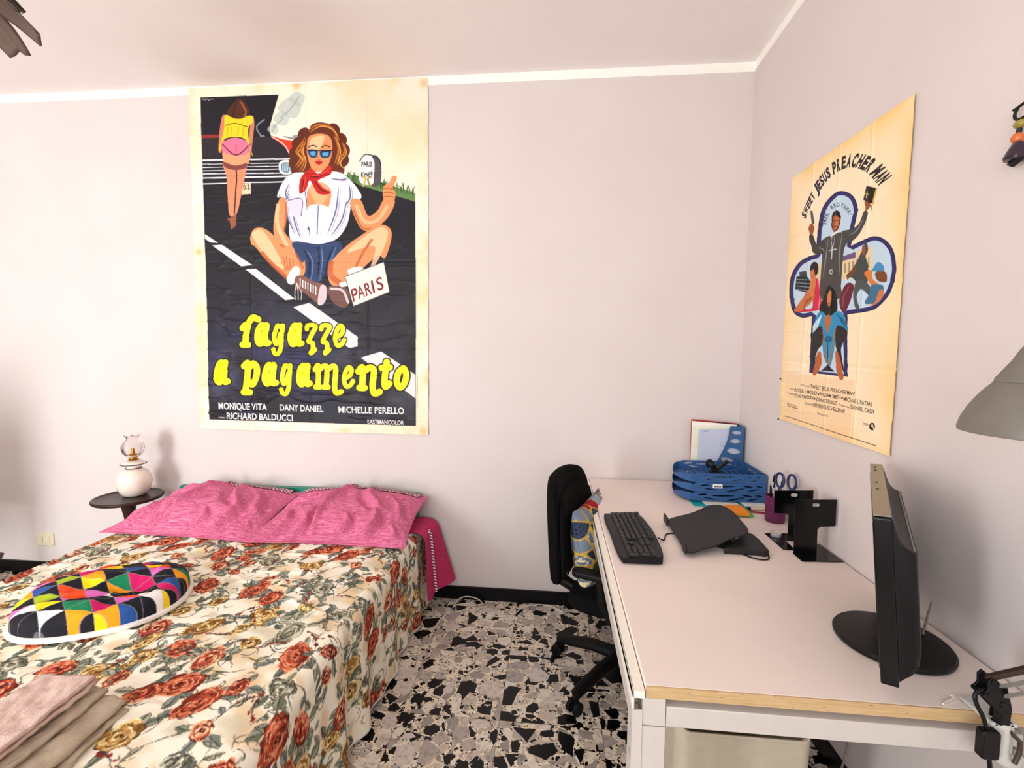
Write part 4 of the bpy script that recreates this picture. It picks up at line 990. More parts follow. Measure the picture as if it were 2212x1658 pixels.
# two folded towels at the foot of the bed
def towel(name, M, L, W, layers, t, mat, label, seed, stair=0.0):
    root_V = []; root_F = []; nV = 0
    nu, nv = 70, 50
    prof = []                          # section across the fold: a flattened spiral of layers
    for k in range(layers):
        z = k * t
        xs = np.linspace(-W / 2, W / 2, nv) if k % 2 == 0 else np.linspace(W / 2, -W / 2, nv)
        prof += [(xx_, z) for xx_ in xs]
        if k < layers - 1:
            s_ = 1 if k % 2 == 0 else -1
            prof += [(s_ * (W / 2 + t * .55 * math.sin(a)), z + t / 2 - t / 2 * math.cos(a)) for a in (.5, 1.0, 1.57, 2.1, 2.6)]
    prof = np.array(prof); n = len(prof)
    Uu = np.linspace(-L / 2, L / 2, nu)
    X = np.repeat(Uu[:, None], n, 1); Yy = np.repeat(prof[None, :, 0], nu, 0); Z = np.repeat(prof[None, :, 1], nu, 0)
    lay = Z / (t * layers)
    Yy = Yy - stair * (1 - lay)
    Z = Z + (fbm(X * 9, Yy * 9 + seed, 4, seed) - .5) * .020 * (.3 + lay) + (fbm(X * 38, Yy * 60 + lay * 40, 3, seed + 4) - .5) * .012
    Yy = Yy + (fbm(X * 6, lay * 9, 3, seed + 2) - .5) * .020; X = X + (fbm(Yy * 6, lay * 9, 3, seed + 3) - .5) * .020
    V = np.stack([X, Yy, Z], -1).reshape(-1, 3)
    M_ = np.array(M); V = V @ M_[:3, :3].T + M_[:3, 3]
    o = raw_mesh(name, V, grid_faces(nu, n), mat)
    md = o.modifiers.new('thick', 'SOLIDIFY'); md.thickness = t * .62; md.offset = 0
    return tag(o, label, 'towel', 'folded bath towels')
def terry(name, a, b_):
    g = G(name); v = g.coord(); g.bump(g.noise(v, 420, 3), .6, .004)
    return g.out(col=g.ramp(g.noise(v, 14, 5, .6), [(.3, a), (.7, b_)]), rough=.95, spec=.1)
M_tow1 = terry('dusty_pink_terry', rgb(206, 172, 162), rgb(232, 206, 194)); M_tow2 = terry('beige_terry', rgb(180, 160, 138), rgb(206, 190, 168))
ang = math.radians(-40)
towel('folded_towel', T(-2.262, -1.775, .498) @ Rz(TOW), .46, .150, 4, .017, M_tow2, 'folded beige towel lowest of the pair at the foot of the bed', 3, .085)
towel('folded_towel', T(-2.262, -1.772, .572) @ Rz(TOW), .45, .150, 2, .017, M_tow1, 'folded dusty pink towel lying on top of the beige towel', 8)

# ------------------------------------------------------------------ side table with oil lamp
M_mahog = solid('dark_mahogany', rgb(50, 30, 24), 0.32, spec=.3, var=.25, scale=18)
tbl = empty('side_table', (-3.426, -.226, 0), label='small round dark wood pedestal table between the pillow and the back wall', cat='table')
MB().lathe([(.04, .584), (.135, .586), (.160, .592), (.1665, .599), (.1665, .606), (.162, .611), (.155, .611), (.149, .606), (.142, .6045), (.001, .6045)], 64).build('table_top', M_mahog, tbl, angle=50)
MB().lathe([(.030, .14), (.036, .16), (.024, .22), (.018, .32), (.016, .42), (.020, .46), (.026, .50), (.036, .55), (.048, .584)], 24).build('pedestal', M_mahog, tbl)
for k in range(3):
    a = 2 * PI * k / 3 + PI / 3; c, s = math.cos(a), math.sin(a)
    MB().tube([(.015 * c, .015 * s, .18), (.06 * c, .06 * s, .15), (.10 * c, .10 * s, .06), (.12 * c, .12 * s, .013)], [.018, .016, .014, .012], 10).build('leg', M_mahog, tbl)

M_ceram = solid('white_glazed_ceramic', rgb(240, 228, 214), 0.2, var=.03, coat=.3)
M_line = solid('dark_blue_glaze_line', rgb(38, 36, 56), 0.3)
M_brass = solid('aged_brass', rgb(186, 134, 52), 0.3, 0.9)
gl = G('clear_thin_glass'); M_glass = gl.out(col=(.90, .84, .84, 1), rough=.06, trans=1.0, ior=1.22, spec=.6)
lamp = empty('oil_lamp', (LX, LY, .6050), label='white ceramic oil lamp with a ruffled clear glass globe on the side table', cat='lamp')
def lp(prof):                          # slim the measured profile to the lamp's size
    zs, zd = (0, .142, .206, .238, .389), (0, .159, .205, .222, .352)
    return [(max(.001, r * .775), float(np.interp(z_, zs, zd))) for r, z_ in prof]
MB().lathe(lp([(.001, 0), (.060, 0), (.076, .006), (.100, .034), (.110, .066), (.106, .096), (.088, .122), (.062, .136), (.046, .142)]), 48).build('ceramic_body', M_ceram, lamp)
MB().lathe(lp([(.046, .142), (.042, .150), (.040, .162), (.048, .168), (.074, .173), (.078, .178), (.074, .184), (.056, .196), (.034, .206)]), 48).build('collar', M_ceram, lamp)
b = MB()
for r, z in ((.0475, .1435), (.0785, .1775)): b.lathe(lp([(r, z - .0035), (r + .003, z - .002), (r + .003, z + .002), (r, z + .0035)]), 48, cap=False)
b.build('glaze_line', M_line, lamp)
bu = MB().lathe(lp([(.030, .205), (.032, .212), (.024, .218), (.024, .232), (.034, .238), (.034, .244), (.018, .250), (.015, .272), (.009, .300)]), 28).build('burner', M_brass, lamp)
MB().tube([(.018, 0, .214), (.042, -.004, .214)], .0022, 8).build('wick_knob', M_brass, bu)
wob = lambda k, a, r, z: (r * (1 + (.10 * math.cos(8 * a) if k >= 12 else 0) * (k - 11) / 3), z + (.005 * math.cos(8 * a) if k >= 13 else 0))
MB().lathe(lp([(.030, .238), (.036, .242), (.054, .254), (.068, .276), (.0735, .298), (.071, .320), (.061, .340), (.048, .352), (.041, .359), (.038, .365), (.039, .371), (.041, .376), (.044, .381), (.051, .386), (.058, .389)]), 64, cap=False, wob=wob).build('glass_globe', M_glass, lamp)

# ------------------------------------------------------------------ white cable on the floor
M_cable_w = solid('white_cable_sheath', rgb(222, 214, 202), 0.5)
pts = CABLE
o = MB().tube(spline(pts, False, 6).tolist(), .0032, 8).build('power_cable', M_cable_w)
tag(o, 'thin white cable lying in loops on the terrazzo along the black skirting', 'cable')

# ------------------------------------------------------------------ desk
M_desk = solid('cream_white_laminate', rgb(238, 224, 216), 0.45, var=.02, scale=5)
g = G('scratched_beech_edge'); v = g.coord((3, 40, 60)); n_ = g.noise(v, 6, 5, .6)
sc_ = g.math('GREATER_THAN', g.noise(g.coord((14, 60, 90)), 4, 2), .735)
M_edge = g.out(col=g.mix(sc_, g.ramp(n_, [(.3, rgb(186, 152, 106)), (.7, rgb(206, 176, 132))]), rgb(58, 36, 20)), rough=.5)
M_frame = solid('white_lacquered_steel', rgb(200, 192, 186), 0.4, var=.02)
M_ledge = solid('bright_white_edge_profile', rgb(240, 234, 222), 0.4, var=.02)
DZT = .753
desk = empty('desk', (-.40, -.83, 0), label='long cream white desk with a beech front edge along the right wall', cat='desk')
MB().box((-.800, -1.646, .727), (-.006, -.014, DZT)).build('desk_top', M_desk, desk, bevel=.0015, world=True)
MB().box((-.800, -1.6495, .7272), (-.006, -1.6462, .7528)).build('edge_band', M_edge, desk, world=True, smooth=False)
def hollow_leg(x0, x1, y0, y1):
    """a folded steel post with slots in its outer flank"""
    m = MB(); t = .004
    m.box((x0, y0, 0), (x1, y0 + t, .664)); m.box((x0, y1 - t, 0), (x1, y1, .664))
    for xx_ in (x0, x1 - t):
        zs = [0, .03]
        z = .03
        while z < .60: m.box((xx_, y0 + t, z), (xx_ + t, y1 - t, z + .028)); m.box((xx_, y0 + t, z + .028), (xx_ + t, y0 + .016, z + .105)); m.box((xx_, y1 - .016, z + .028), (xx_ + t, y1 - t, z + .105)); z += .105
        m.box((xx_, y0 + t, z), (xx_ + t, y1 - t, .664)); m.box((xx_, y0 + t, 0), (xx_ + t, y1 - t, .03))
    return m
for x0, x1 in ((-.806, -.758), (-.060, -.014)):
    for y0, y1 in ((-1.650, -1.598), (-.075, -.024)):
        lg = hollow_leg(x0, x1, y0, y1).build('leg', M_frame, desk, world=True, smooth=False)
        MB().box((x0, y0, .666), (x1, y1, .7265)).build('corner_block', M_frame, lg, bevel=.001, world=True)
MB().box((-.7565, -1.648, .664), (-.061, -1.622, .7095)).build('front_rail', M_frame, desk, bevel=.002, world=True)
MB().box((-.757, -.060, .664), (-.061, -.034, .7095)).build('back_rail', M_frame, desk, bevel=.002, world=True)
MB().box((-.800, -1.597, .664), (-.776, -.076, .7095)).build('side_rail', M_frame, desk, bevel=.002, world=True)
MB().box((-.044, -1.597, .664), (-.020, -.076, .7095)).build('side_rail', M_frame, desk, bevel=.002, world=True)
m = MB(); m.box((-.828, -1.652, .726), (-.802, -.012, .742)); m.box((-.828, -1.652, .7), (-.824, -.012, .742))
m.build('ledge_strip', M_ledge, desk, bevel=.0015, world=True)
m = MB(); m.box((-.828, -1.652, 0), (-.8065, -1.648, .70)); m.box((-.828, -1.648, .66), (-.824, -.012, .70))
z = 0
while z < .66: m.box((-.828, -1.648, z), (-.824, -1.60, z + .03)); m.box((-.828, -1.648, z + .03), (-.824, -1.636, z + .11)); m.box((-.828, -1.612, z + .03), (-.824, -1.60, z + .11)); z += .11
m.build('flank_panel', M_frame, desk, world=True, smooth=False)

# beige bin under the desk
M_bin = solid('beige_bin_plastic', rgb(188, 178, 158), 0.45)
bn = empty('storage_bin', (-.505, -1.275, 0), label='beige plastic bin with a curved rim under the front of the desk', cat='bin')
def ringpts(f, dip, z):
    P = []
    for px, py in rrect(-.172 * f, -.17 * f, .172 * f, .17 * f, .035, 8):
        P.append((px, py, z - dip * max(0, 1 - (abs(px) / .165) ** 8)))
    return P
Vv = []; rings = [(.90, 0, 0.002), (.90, 0, .004), (.99, 0, .40), (1.0, .022, .496), (1.015, .022, .498), (1.015, .022, .506), (.985, .022, .506), (.985, .022, .492), (.965, 0, .40), (.88, 0, .012)]
for f_, dp, zz in rings: Vv += ringpts(f_, dp, zz)
n = 36; F = [(k * n + j, k * n + (j + 1) % n, (k + 1) * n + (j + 1) % n, (k + 1) * n + j) for k in range(len(rings) - 1) for j in range(n)]
F.append(tuple(range(n - 1, -1, -1))); F.append(tuple((len(rings) - 1) * n + j for j in range(n)))
MB().add(Vv, F).build('bin_body', M_bin, bn)

# ------------------------------------------------------------------ office chair
M_black_f = solid('black_chair_fabric', rgb(9, 9, 9), 0.9, bump=.2, spec=.12)
M_black_p = solid('black_chair_plastic', rgb(10, 10, 10), 0.5, spec=.2)
ch = empty('office_chair', (-.682, -.585, 0), (0, 0, math.radians(-21)), label='black swivel office chair with castors pushed half under the desk', cat='chair')
def slab(outline, t, bend, lean, M, crown=.012):
    """upholstered panel: outline in (w,h), thickness t, bent about the vertical, leaning back"""
    n = len(outline); rings = []; prof = [(0.0, -.5), (.80, -.5), (.95, -.42), (1.0, -.2), (1.0, .2), (.95, .42), (.80, .5), (0.0, .5)]
    cy = sum(p[1] for p in outline) / n; V = []; F = []
    for f_, d in prof:
        for (w_, h_) in outline:
            ww, hh = w_ * f_, cy + (h_ - cy) * f_
            V.append((d * t + bend * ww * ww + lean * (hh) + (crown * (1 - f_ ** 2) if d > 0 else -crown * .4 * (1 - f_ ** 2)), ww, hh))
    m = len(prof)
    for k in range(m - 1):
        for j in range(n): F.append((k * n + j, k * n + (j + 1) % n, (k + 1) * n + (j + 1) % n, (k + 1) * n + j))
    return [M @ Vector(v) for v in V], F
ol = spline([(-.205, .02), (-.225, .14), (-.232, .28), (-.215, .395), (-.15, .452), (0, .465), (.15, .452), (.215, .395), (.232, .28), (.225, .14), (.205, .02), (.12, -.012), (0, -.018), (-.12, -.012)], True, 5).tolist()
br = MB().add(*slab(ol, .052, .9, -.06, T(-.285, 0, .456))).build('backrest', M_black_f, ch)
ol2 = [(a * .93, .02 + b_ * .80) for a, b_ in ol]
MB().add(*slab(ol2, .030, .9, -.06, T(-.248, 0, .456), .02)).build('lumbar_pad', M_black_f, br)
M_tagw = solid('white_care_label', rgb(220, 220, 214), .7)
tg = MB().add(*slab(rrect(-.185, .055, -.160, .105, .002), .002, .9, -.06, T(-.232, 0, .456), 0)).build('care_label', M_tagw, br); tg['label'] = 'white care label'
ol = spline([(-.20, -.23), (0, -.245), (.20, -.22), (.235, -.10), (.235, .10), (.20, .22), (0, .245), (-.20, .23), (-.225, .10), (-.225, -.10)], True, 5).tolist()
m = MB(); V, F = slab([(b_, a) for a, b_ in ol], .075, .0, 0, Matrix.Identity(4), .014)
m.add([(v.z + .03, v.y, v.x + .425) for v in V], F); m.build('seat', M_black_f, ch)
MB().prism(rrect(-.15, -.12, .15, .12, .03), .352, .388).build('seat_plate', M_black_p, ch, bevel=.006)
MB().tube([(-.10, 0, .37), (-.24, 0, .372), (-.29, 0, .392), (-.318, 0, .43), (-.326, 0, .54)], [.026, .026, .028, .028, .024], 12).build('back_bar', M_black_p, ch)
MB().lathe([(.030, .125), (.030, .26), (.020, .262), (.020, .352)], 24).build('gas_column', M_black_p, ch)
MB().lathe([(.045, .075), (.052, .085), (.050, .125), (.034, .135)], 24).build('hub', M_black_p, ch)
for k in range(5):
    a = math.radians(227.5 + 21 - 1.5 + 72 * k); c, s = math.cos(a), math.sin(a)
    lg = MB().tube([(.03 * c, .03 * s, .108), (.14 * c, .14 * s, .108), (.26 * c, .26 * s, .088), (.315 * c, .315 * s, .078)], [.030, .028, .024, .021], 10).build('leg', M_black_p, ch)
    cx, cy = .305 * c, .305 * s; px, py = -s, c
    w_ = MB().tube([(cx, cy, .082), (cx, cy, .045)], .010, 10)
    for sd in (-1, 1):
        w_.tube([(cx + px * .010 * sd + c * .012, cy + py * .010 * sd + s * .012, .0265), (cx + px * .026 * sd + c * .012, cy + py * .026 * sd + s * .012, .0265)], .0265, 20)
    w_.build('castor', M_black_p, lg, bevel=.002)
for sd in (-1, 1):
    ar = MB().tube([(.02, sd * .16, .372), (.02, sd * .245, .38), (-.03, sd * .262, .47), (-.04, sd * .262, .565)], [.017, .019, .019, .017], 10).build('armrest', M_black_p, ch)
    MB().prism(rrect(-.165, -.030, .135, .030, .028), .563, .590, T(0.01, sd * .262, 0)).build('arm_pad', M_black_p, ar, bevel=.008, seg=3)

# patchwork cushion standing on the seat against the backrest
nu = nv = 110
U, Vv = np.meshgrid(np.linspace(-1, 1, nu), np.linspace(-1, 1, nv))
S_ = .40
pin = 1 - .09 * (1 - np.abs(Vv) ** 2) * np.abs(U) ** 2; pin2 = 1 - .09 * (1 - np.abs(U) ** 2) * np.abs(Vv) ** 2
x = U * S_ / 2 * pin; y = Vv * S_ / 2 * pin2
th = (np.clip(1 - np.abs(U) ** 2.3, 0, 1) ** .6) * (np.clip(1 - np.abs(Vv) ** 2.3, 0, 1) ** .6)
rs = np.random.RandomState(8)
seeds = rs.rand(60, 2) * 2 - 1
d2 = (U[..., None] - seeds[:, 0]) ** 2 + ((Vv[..., None] - seeds[:, 1])) ** 2
so_ = np.sort(d2, -1); cell = d2.argmin(-1); ed = np.sqrt(so_[..., 1]) - np.sqrt(so_[..., 0])
pal = np.array([(96, 112, 140), (60, 70, 96), (160, 30, 40), (206, 130, 38), (150, 168, 186), (52, 44, 40), (110, 128, 156), (44, 52, 78), (120, 134, 150), (176, 40, 34), (132, 146, 166), (70, 84, 60)])
patc = pal[np.arange(60) % 12][cell] / 255.
pt = vnoise(U * 22 + cell * 3, Vv * 22, 3); pt2 = np.sin(U * 60 + cell) * np.sin(Vv * 60 + cell * 2)
has = (cell % 3 == 0)
patc = np.where((has & (pt > .66))[..., None], np.array([.93, .86, .66]), patc); patc = np.where(((cell % 4 == 1) & (pt2 > .45))[..., None], patc * .45, patc)
patc = np.where((ed < .035)[..., None], np.array([.80, .66, .30]), patc)
cc = s2l(patc).reshape(-1, 3)
Vc = np.concatenate([np.stack([x, y, th * .075], -1).reshape(-1, 3), np.stack([x, y, -th * .075 - .001], -1).reshape(-1, 3)])
Fc = np.concatenate([grid_faces(nv, nu), grid_faces(nv, nu, True) + nu * nv])
Mc = local(ch) @ T(CUX, CUY, CUZ) @ Matrix.Rotation(CUA, 4, 'Y') @ Matrix(((0, 0, 1, 0), (1, 0, 0, 0), (0, 1, 0, 0), (0, 0, 0, 1)))
Mn = np.array(Mc); Vw = Vc @ Mn[:3, :3].T + Mn[:3, 3]
o = raw_mesh('patchwork_cushion', Vw, Fc, painted('patchwork_cloth', .85, .15, 500, .2), paint=np.concatenate([cc, cc]))
tag(o, 'colourful patchwork cushion standing on the office chair seat beside the desk', 'cushion')
# ------------------------------------------------------------------ things on the desk
def plate(name, outer, holes, t, M, mat, parent=None, bevel=0.0):
    """flat sheet with openings, t thick, lying in the local xy plane of M (room coordinates)"""
    cu = bpy.data.curves.new('p', 'CURVE'); cu.dimensions = '2D'; cu.fill_mode = 'BOTH'; cu.extrude = t / 2; cu.bevel_depth = bevel; cu.bevel_resolution = 1
    for P in [outer] + list(holes):
        sp_ = cu.splines.new('POLY'); sp_.points.add(len(P) - 1); sp_.use_cyclic_u = True
        for k, q in enumerate(P): sp_.points[k].co = (q[0], q[1], 0, 1)
    ob = bpy.data.objects.new('p', cu); COL.objects.link(ob)
    dg = bpy.context.evaluated_depsgraph_get(); dg.update()
    me = bpy.data.meshes.new_from_object(ob.evaluated_get(dg))
    bpy.data.objects.remove(ob); bpy.data.curves.remove(cu)
    Mx = M if parent is None else local(parent).inverted() @ M
    me.transform(Mx); me.materials.clear(); me.materials.append(mat); me.name = name
    return link(name, me, parent)
def lens(cx, cy, a, b_, rot=0.0, n=14):
    P = []
    for k in range(n):
        t = 2 * PI * k / n; u, v = a * math.cos(t), b_ * math.sin(t) * abs(math.sin(t)) ** .3
        P.append((cx + u * math.cos(rot) - v * math.sin(rot), cy + u * math.sin(rot) + v * math.cos(rot)))
    return P
XZ = Matrix(((1, 0, 0, 0), (0, 0, -1, 0), (0, 1, 0, 0), (0, 0, 0, 1)))       # local xy -> room xz
YZ = Matrix(((0, 0, 1, 0), (1, 0, 0, 0), (0, 1, 0, 0), (0, 0, 0, 1)))        # local xy -> room yz
D = .7535                                                                    # desk surface

# keyboard
M_kb = solid('black_keyboard_plastic', rgb(13, 13, 14), 0.45, spec=.25)
M_key = solid('dark_key_caps', rgb(44, 42, 42), 0.5, spec=.3)
kb = empty('keyboard', (-.703, -.848, D), (0, 0, math.radians(-88.2)), label='black computer keyboard with a numeric pad lying near the left edge of the desk', cat='keyboard')
ol = spline([(-.222, -.055), (-.215, -.074), (-.12, -.080), (0, -.078), (.12, -.080), (.215, -.074), (.226, -.05), (.226, .045), (.212, .064), (.14, .078), (0, .086), (-.14, .080), (-.21, .066), (-.224, .045)], True, 6).tolist()
m = MB(); n = len(ol)
rg = [(.97, .001), (1.0, .005), (1.0, .011), (.965, .017)]
Vv = [(x * f_, y * f_, zz + (.010 * (y + .08) / .16 if zz > .008 else 0)) for f_, zz in rg for x, y in ol]
F = [(k * n + j, k * n + (j + 1) % n, (k + 1) * n + (j + 1) % n, (k + 1) * n + j) for k in range(3) for j in range(n)] + [tuple(range(n - 1, -1, -1)), tuple(range(3 * n, 4 * n))]
m.add(Vv, F).build('case', M_kb, kb, bevel=.001)
U1 = .0187
rows = [(.060, [(0, 1)] + [(2 + k + (.5 if k > 3 else 0) + (.5 if k > 7 else 0), 1) for k in range(12)]),
        (.036, [(k, 1) for k in range(13)] + [(13, 2)]), (.017, [(0, 1.5)] + [(1.5 + k, 1) for k in range(12)] + [(13.5, 1.5)]),
        (-.002, [(0, 1.75)] + [(1.75 + k, 1) for k in range(11)] + [(12.75, 2.25)]), (-.021, [(0, 2.25)] + [(2.25 + k, 1) for k in range(10)] + [(12.25, 2.75)]),
        (-.040, [(0, 1.4), (1.4, 1.2), (2.6, 1.2), (3.8, 5.9), (9.7, 1.2), (10.9, 1.6), (12.5, 2.5)])]
keys = [(y, u, w_, 1) for y, r_ in rows for u, w_ in r_]
for y in (.036, .017): keys += [(y, 15.3 + k, 1, 1) for k in range(3)]
keys += [(-.021, 16.3, 1, 1)] + [(-.040, 15.3 + k, 1, 1) for k in range(3)]
for y in (.036, .017, -.002, -.021): keys += [(y, 18.6 + k, 1, 1) for k in range(3)]
keys += [(.036, 21.6, 1, 1), (.017, 21.6, 1, 2), (-.021, 21.6, 1, 2), (-.040, 18.6, 2, 1), (-.040, 20.6, 1, 1)]
for y, u, w_, hh in keys:
    x0 = -.211 + u * U1; x1 = x0 + w_ * U1 - .0028; y1 = y + .0085; y0 = y - .0085 - (hh - 1) * .019
    zb = .0165 + .010 * (y + .08) / .16; m = MB(); tp = .0016
    m.add([(x0, y0, zb), (x1, y0, zb), (x1, y1, zb), (x0, y1, zb), (x0 + tp, y0 + tp, zb + .0065), (x1 - tp, y0 + tp, zb + .0065), (x1 - tp, y1 - tp * .6, zb + .007), (x0 + tp, y1 - tp * .6, zb + .007)],
          [(0, 3, 2, 1), (4, 5, 6, 7), (0, 1, 5, 4), (1, 2, 6, 5), (2, 3, 7, 6), (3, 0, 4, 7)])
    m.build('key', M_key, kb, smooth=False)
MB().tube(spline([(-.607, -.86, D + .012), (-.585, -.862, D + .004), (-.56, -.80, D + .003), (-.52, -.79, D + .003), (-.46, -.83, D + .004), (-.40, -.90, D + .004), (-.34, -.945, D + .003), (-.305, -.985, D + .003), (-.262, -.985, D + .003), (-.245, -.93, D + .003), (-.285, -.86, D + .004), (-.34, -.80, D + .004)], False, 8).tolist(), .0024, 8).build('cord', M_kb, kb, world=True)

# laptop stand
M_stand = solid('charcoal_stand_plastic', rgb(36, 33, 33), 0.5, spec=.25)
ls = empty('laptop_stand', (-.40, -.80, D), label='charcoal tilted laptop stand on the desk between keyboard and bookends', cat='laptop stand')
P = [(-.521, -.676), (-.476, -.655), (-.431, -.641), (-.381, -.612), (-.347, -.584), (-.309, -.575), (-.28, -.598), (-.268, -.667), (-.272, -.766), (-.290, -.887), (-.366, -.925), (-.41, -.954), (-.447, -.972), (-.478, -.980), (-.534, -.998), (-.536, -.873), (-.535, -.735)]
zz = lambda x, o=0: D + .018 + .17 * (x + .535) + o
Ps = spline(P, True, 4).tolist()
n = len(Ps); F = [tuple(range(n - 1, -1, -1)), tuple(range(n, 2 * n))] + [(i, (i + 1) % n, n + (i + 1) % n, n + i) for i in range(n)]
MB().add([(x, y, zz(x, -.005)) for x, y in Ps] + [(x, y, zz(x)) for x, y in Ps], F).build('platform', M_stand, ls, bevel=.0015, world=True)
for y0, y1 in ((-.735, -.672), (-.998, -.955)):
    MB().box((-.5445, y0, D + .010), (-.5375, y1, D + .043)).build('front_lip', M_stand, ls, bevel=.002, world=True)
MB().prism([(-.40, -.955), (-.330, -.870), (-.259, -.785), (-.238, -.800), (-.236, -.858), (-.243, -.951), (-.262, -.965), (-.289, -.955)], D + .0008, D + .021).build('foot', M_stand, ls, bevel=.004, world=True)
MB().prism([(-.40, -.66), (-.33, -.62), (-.29, -.62), (-.29, -.69), (-.36, -.72)], D + .0008, D + .036).build('foot', M_stand, ls, bevel=.004, world=True)
MB().prism(rrect(-.41, -.90, -.33, -.70, .01), D + .0005, D + .010).build('base_plate', M_stand, ls, bevel=.002, world=True)

# three stacked letter trays
M_blue = solid('blue_tray_plastic', rgb(48, 90, 142), 0.4, spec=.4)
M_blue_d = solid('blue_file_plastic', rgb(52, 92, 138), 0.4)
def tray(z0, label, seed, name='letter_tray'):
    t = empty(name, (-.18, -.255, z0), label=label, cat='letter tray', group='stacked blue letter trays')
    rs = random.Random(seed); h = .0435
    x0, x1, y0, y1 = -.345, -.012, -.385, -.125
    b_ = MB(); k = 0; xx_ = x0
    while xx_ < x1 - .001:                                   # ribbed floor
        b_.box((xx_, y0 + .0022, z0 + .0005), (min(xx_ + .022, x1), y1 - .0022, z0 + .0025)); xx_ += .030
    b_.box((x0, y0 + .0022, z0 + .0005), (x1, y0 + .03, z0 + .0024)); b_.box((x0, y1 - .03, z0 + .0005), (x1, y1 - .0022, z0 + .0024)); b_.box((x0, -.27, z0 + .0005), (x1, -.24, z0 + .0024))
    b_.build('tray_floor', M_blue, t, world=True, smooth=False)
    out = [(x0, 0), (x1, 0), (x1, h), (x0 + .02, h), (x0 - .006, h * .72), (x0 - .012, h * .35)]
    hol = [lens(-.30 + .01 * rs.random(), .030, .022, .0042, .12), lens(-.265, .012, .030, .0035, -.15), lens(-.205, .027, .055, .0042, .03), lens(-.150, .012, .045, .0040, .22), lens(-.095, .030, .026, .0040, -.12), lens(-.07, .013, .030, .0036, .25), lens(-.042, .031, .017, .0040, -.1)]
    plate('side_panel', out, hol, .0022, T(0, y0 + .001, z0) @ XZ, M_blue, t)
    plate('side_panel', out, hol, .0022, T(0, y1 - .001, z0) @ XZ, M_blue, t)
    plate('end_panel', [(y0, 0), (y1, 0), (y1, h), (y0, h)], [lens(-.32, .022, .035, .006), lens(-.255, .022, .025, .006), lens(-.19, .022, .035, .006)], .0022, T(x1 - .001, 0, z0) @ YZ, M_blue, t)
    # scooped front lip bulging to the left
    nn = 24; Vv = []; F = []
    for k in range(nn + 1):
        f_ = k / nn; y = y0 + .004 + (y1 - y0 - .008) * f_; bul = .052 * math.sin(PI * f_) ** .7; hh = .010 + .026 * abs(math.cos(PI * f_)) ** 1.2
        for dx, dz in ((0, .0005), (-.002, .0005), (-.006, hh), (-.0035, hh)): Vv.append((x0 - bul + dx, y, z0 + dz))
    for k in range(nn):
        for j in range(4): F.append((k * 4 + j, k * 4 + (j + 1) % 4, (k + 1) * 4 + (j + 1) % 4, (k + 1) * 4 + j))
    m = MB().add(Vv, F)
    ring = [(x0 - .052 * math.sin(PI * k / nn) ** .7, y0 + .004 + (y1 - y0 - .008) * k / nn) for k in range(nn + 1)] + [(x0, y1 - .004), (x0, y0 + .004)]
    m.prism(ring, z0 + .0006, z0 + .0024)
    m.build('front_lip', M_blue, t, world=True)
    return t
z = D + .0125
tr1 = tray(z, 'blue slotted letter tray at the bottom of the stack in the desk corner', 1)
tr2 = tray(z + .0445, 'blue slotted letter tray in the middle of the stack with a white label', 2)
tr3 = tray(z + .0890, 'blue slotted letter tray on top of the stack holding the black clip', 3)
M_lab = solid('white_label_paper', rgb(232, 232, 228), 0.6); M_ink = solid('printed_ink', rgb(50, 50, 56), 0.6)
lb = MB().prism(rrect(-.254, .018, -.210, .038, .003), 0, .001, T(0, -.386, z + .0445) @ XZ).build('sticker', M_lab, tr2, world=True); lb['label'] = 'white label sticker'
def text_obj(txt, M, size, mat, parent, name='lettering', thick=.0004):
    V, Tt = text_tris(txt, 0.015)
    V = V - (V.min(0) + V.max(0)) / 2; V = V * size
    V3 = np.c_[V, np.full(len(V), thick)]
    if parent is not None: M = local(parent).inverted() @ M
    return MB().add(V3, [tuple(t) for t in Tt], M).build(name, mat, parent, smooth=False)
m = MB()
for x0, x1 in ((-.247, -.238), (-.236, -.227), (-.225, -.217)): m.box((x0, -.3875, z + .0445 + .023), (x1, -.3870, z + .0445 + .0285))
m.build('printed_mark', M_ink, tr2, world=True, smooth=False)

# turquoise folder and white sheets beneath the trays
M_turq = solid('turquoise_card', rgb(20, 160, 172), 0.6); M_paper = solid('white_paper', rgb(244, 240, 232), 0.7, var=.02)
o = MB().box((-.350, -.432, D + .0002), (-.055, -.15, D + .004)).build('card_folder', M_turq, bevel=.001); tag(o, 'turquoise card folder lying under the blue letter trays', 'folder')
o = MB().box((-.296, -.428, D + .0045), (-.140, -.19, D + .008)).build('paper_stack', M_paper, bevel=.0008); tag(o, 'white papers lying on the turquoise folder under the trays', 'paper')
o = MB().box((-.120, -.420, D + .0045), (-.02, -.17, D + .0118)).build('note_pad', M_paper, bevel=.0008); tag(o, 'white note pad under the right end of the blue trays', 'note pad')

# sticky notes
M_or = solid('orange_note_paper', rgb(255, 150, 10), 0.6); M_gr = solid('green_note_paper', rgb(112, 170, 92), 0.6)
o = MB().box((-.04, -.055, 0), (.04, .045, .008), T(-.168, -.502, D + .0002) @ Rz(-.10)).build('sticky_notes', M_gr, bevel=.0008); tag(o, 'block of green sticky notes partly under the orange block', 'sticky notes')
o = MB().box((-.036, -.060, 0), (.036, .050, .012), T(-.188, -.505, D + .0086) @ Rz(-.06)).build('sticky_notes', M_or, bevel=.0008); tag(o, 'block of orange sticky notes on the desk below the blue trays', 'sticky notes')
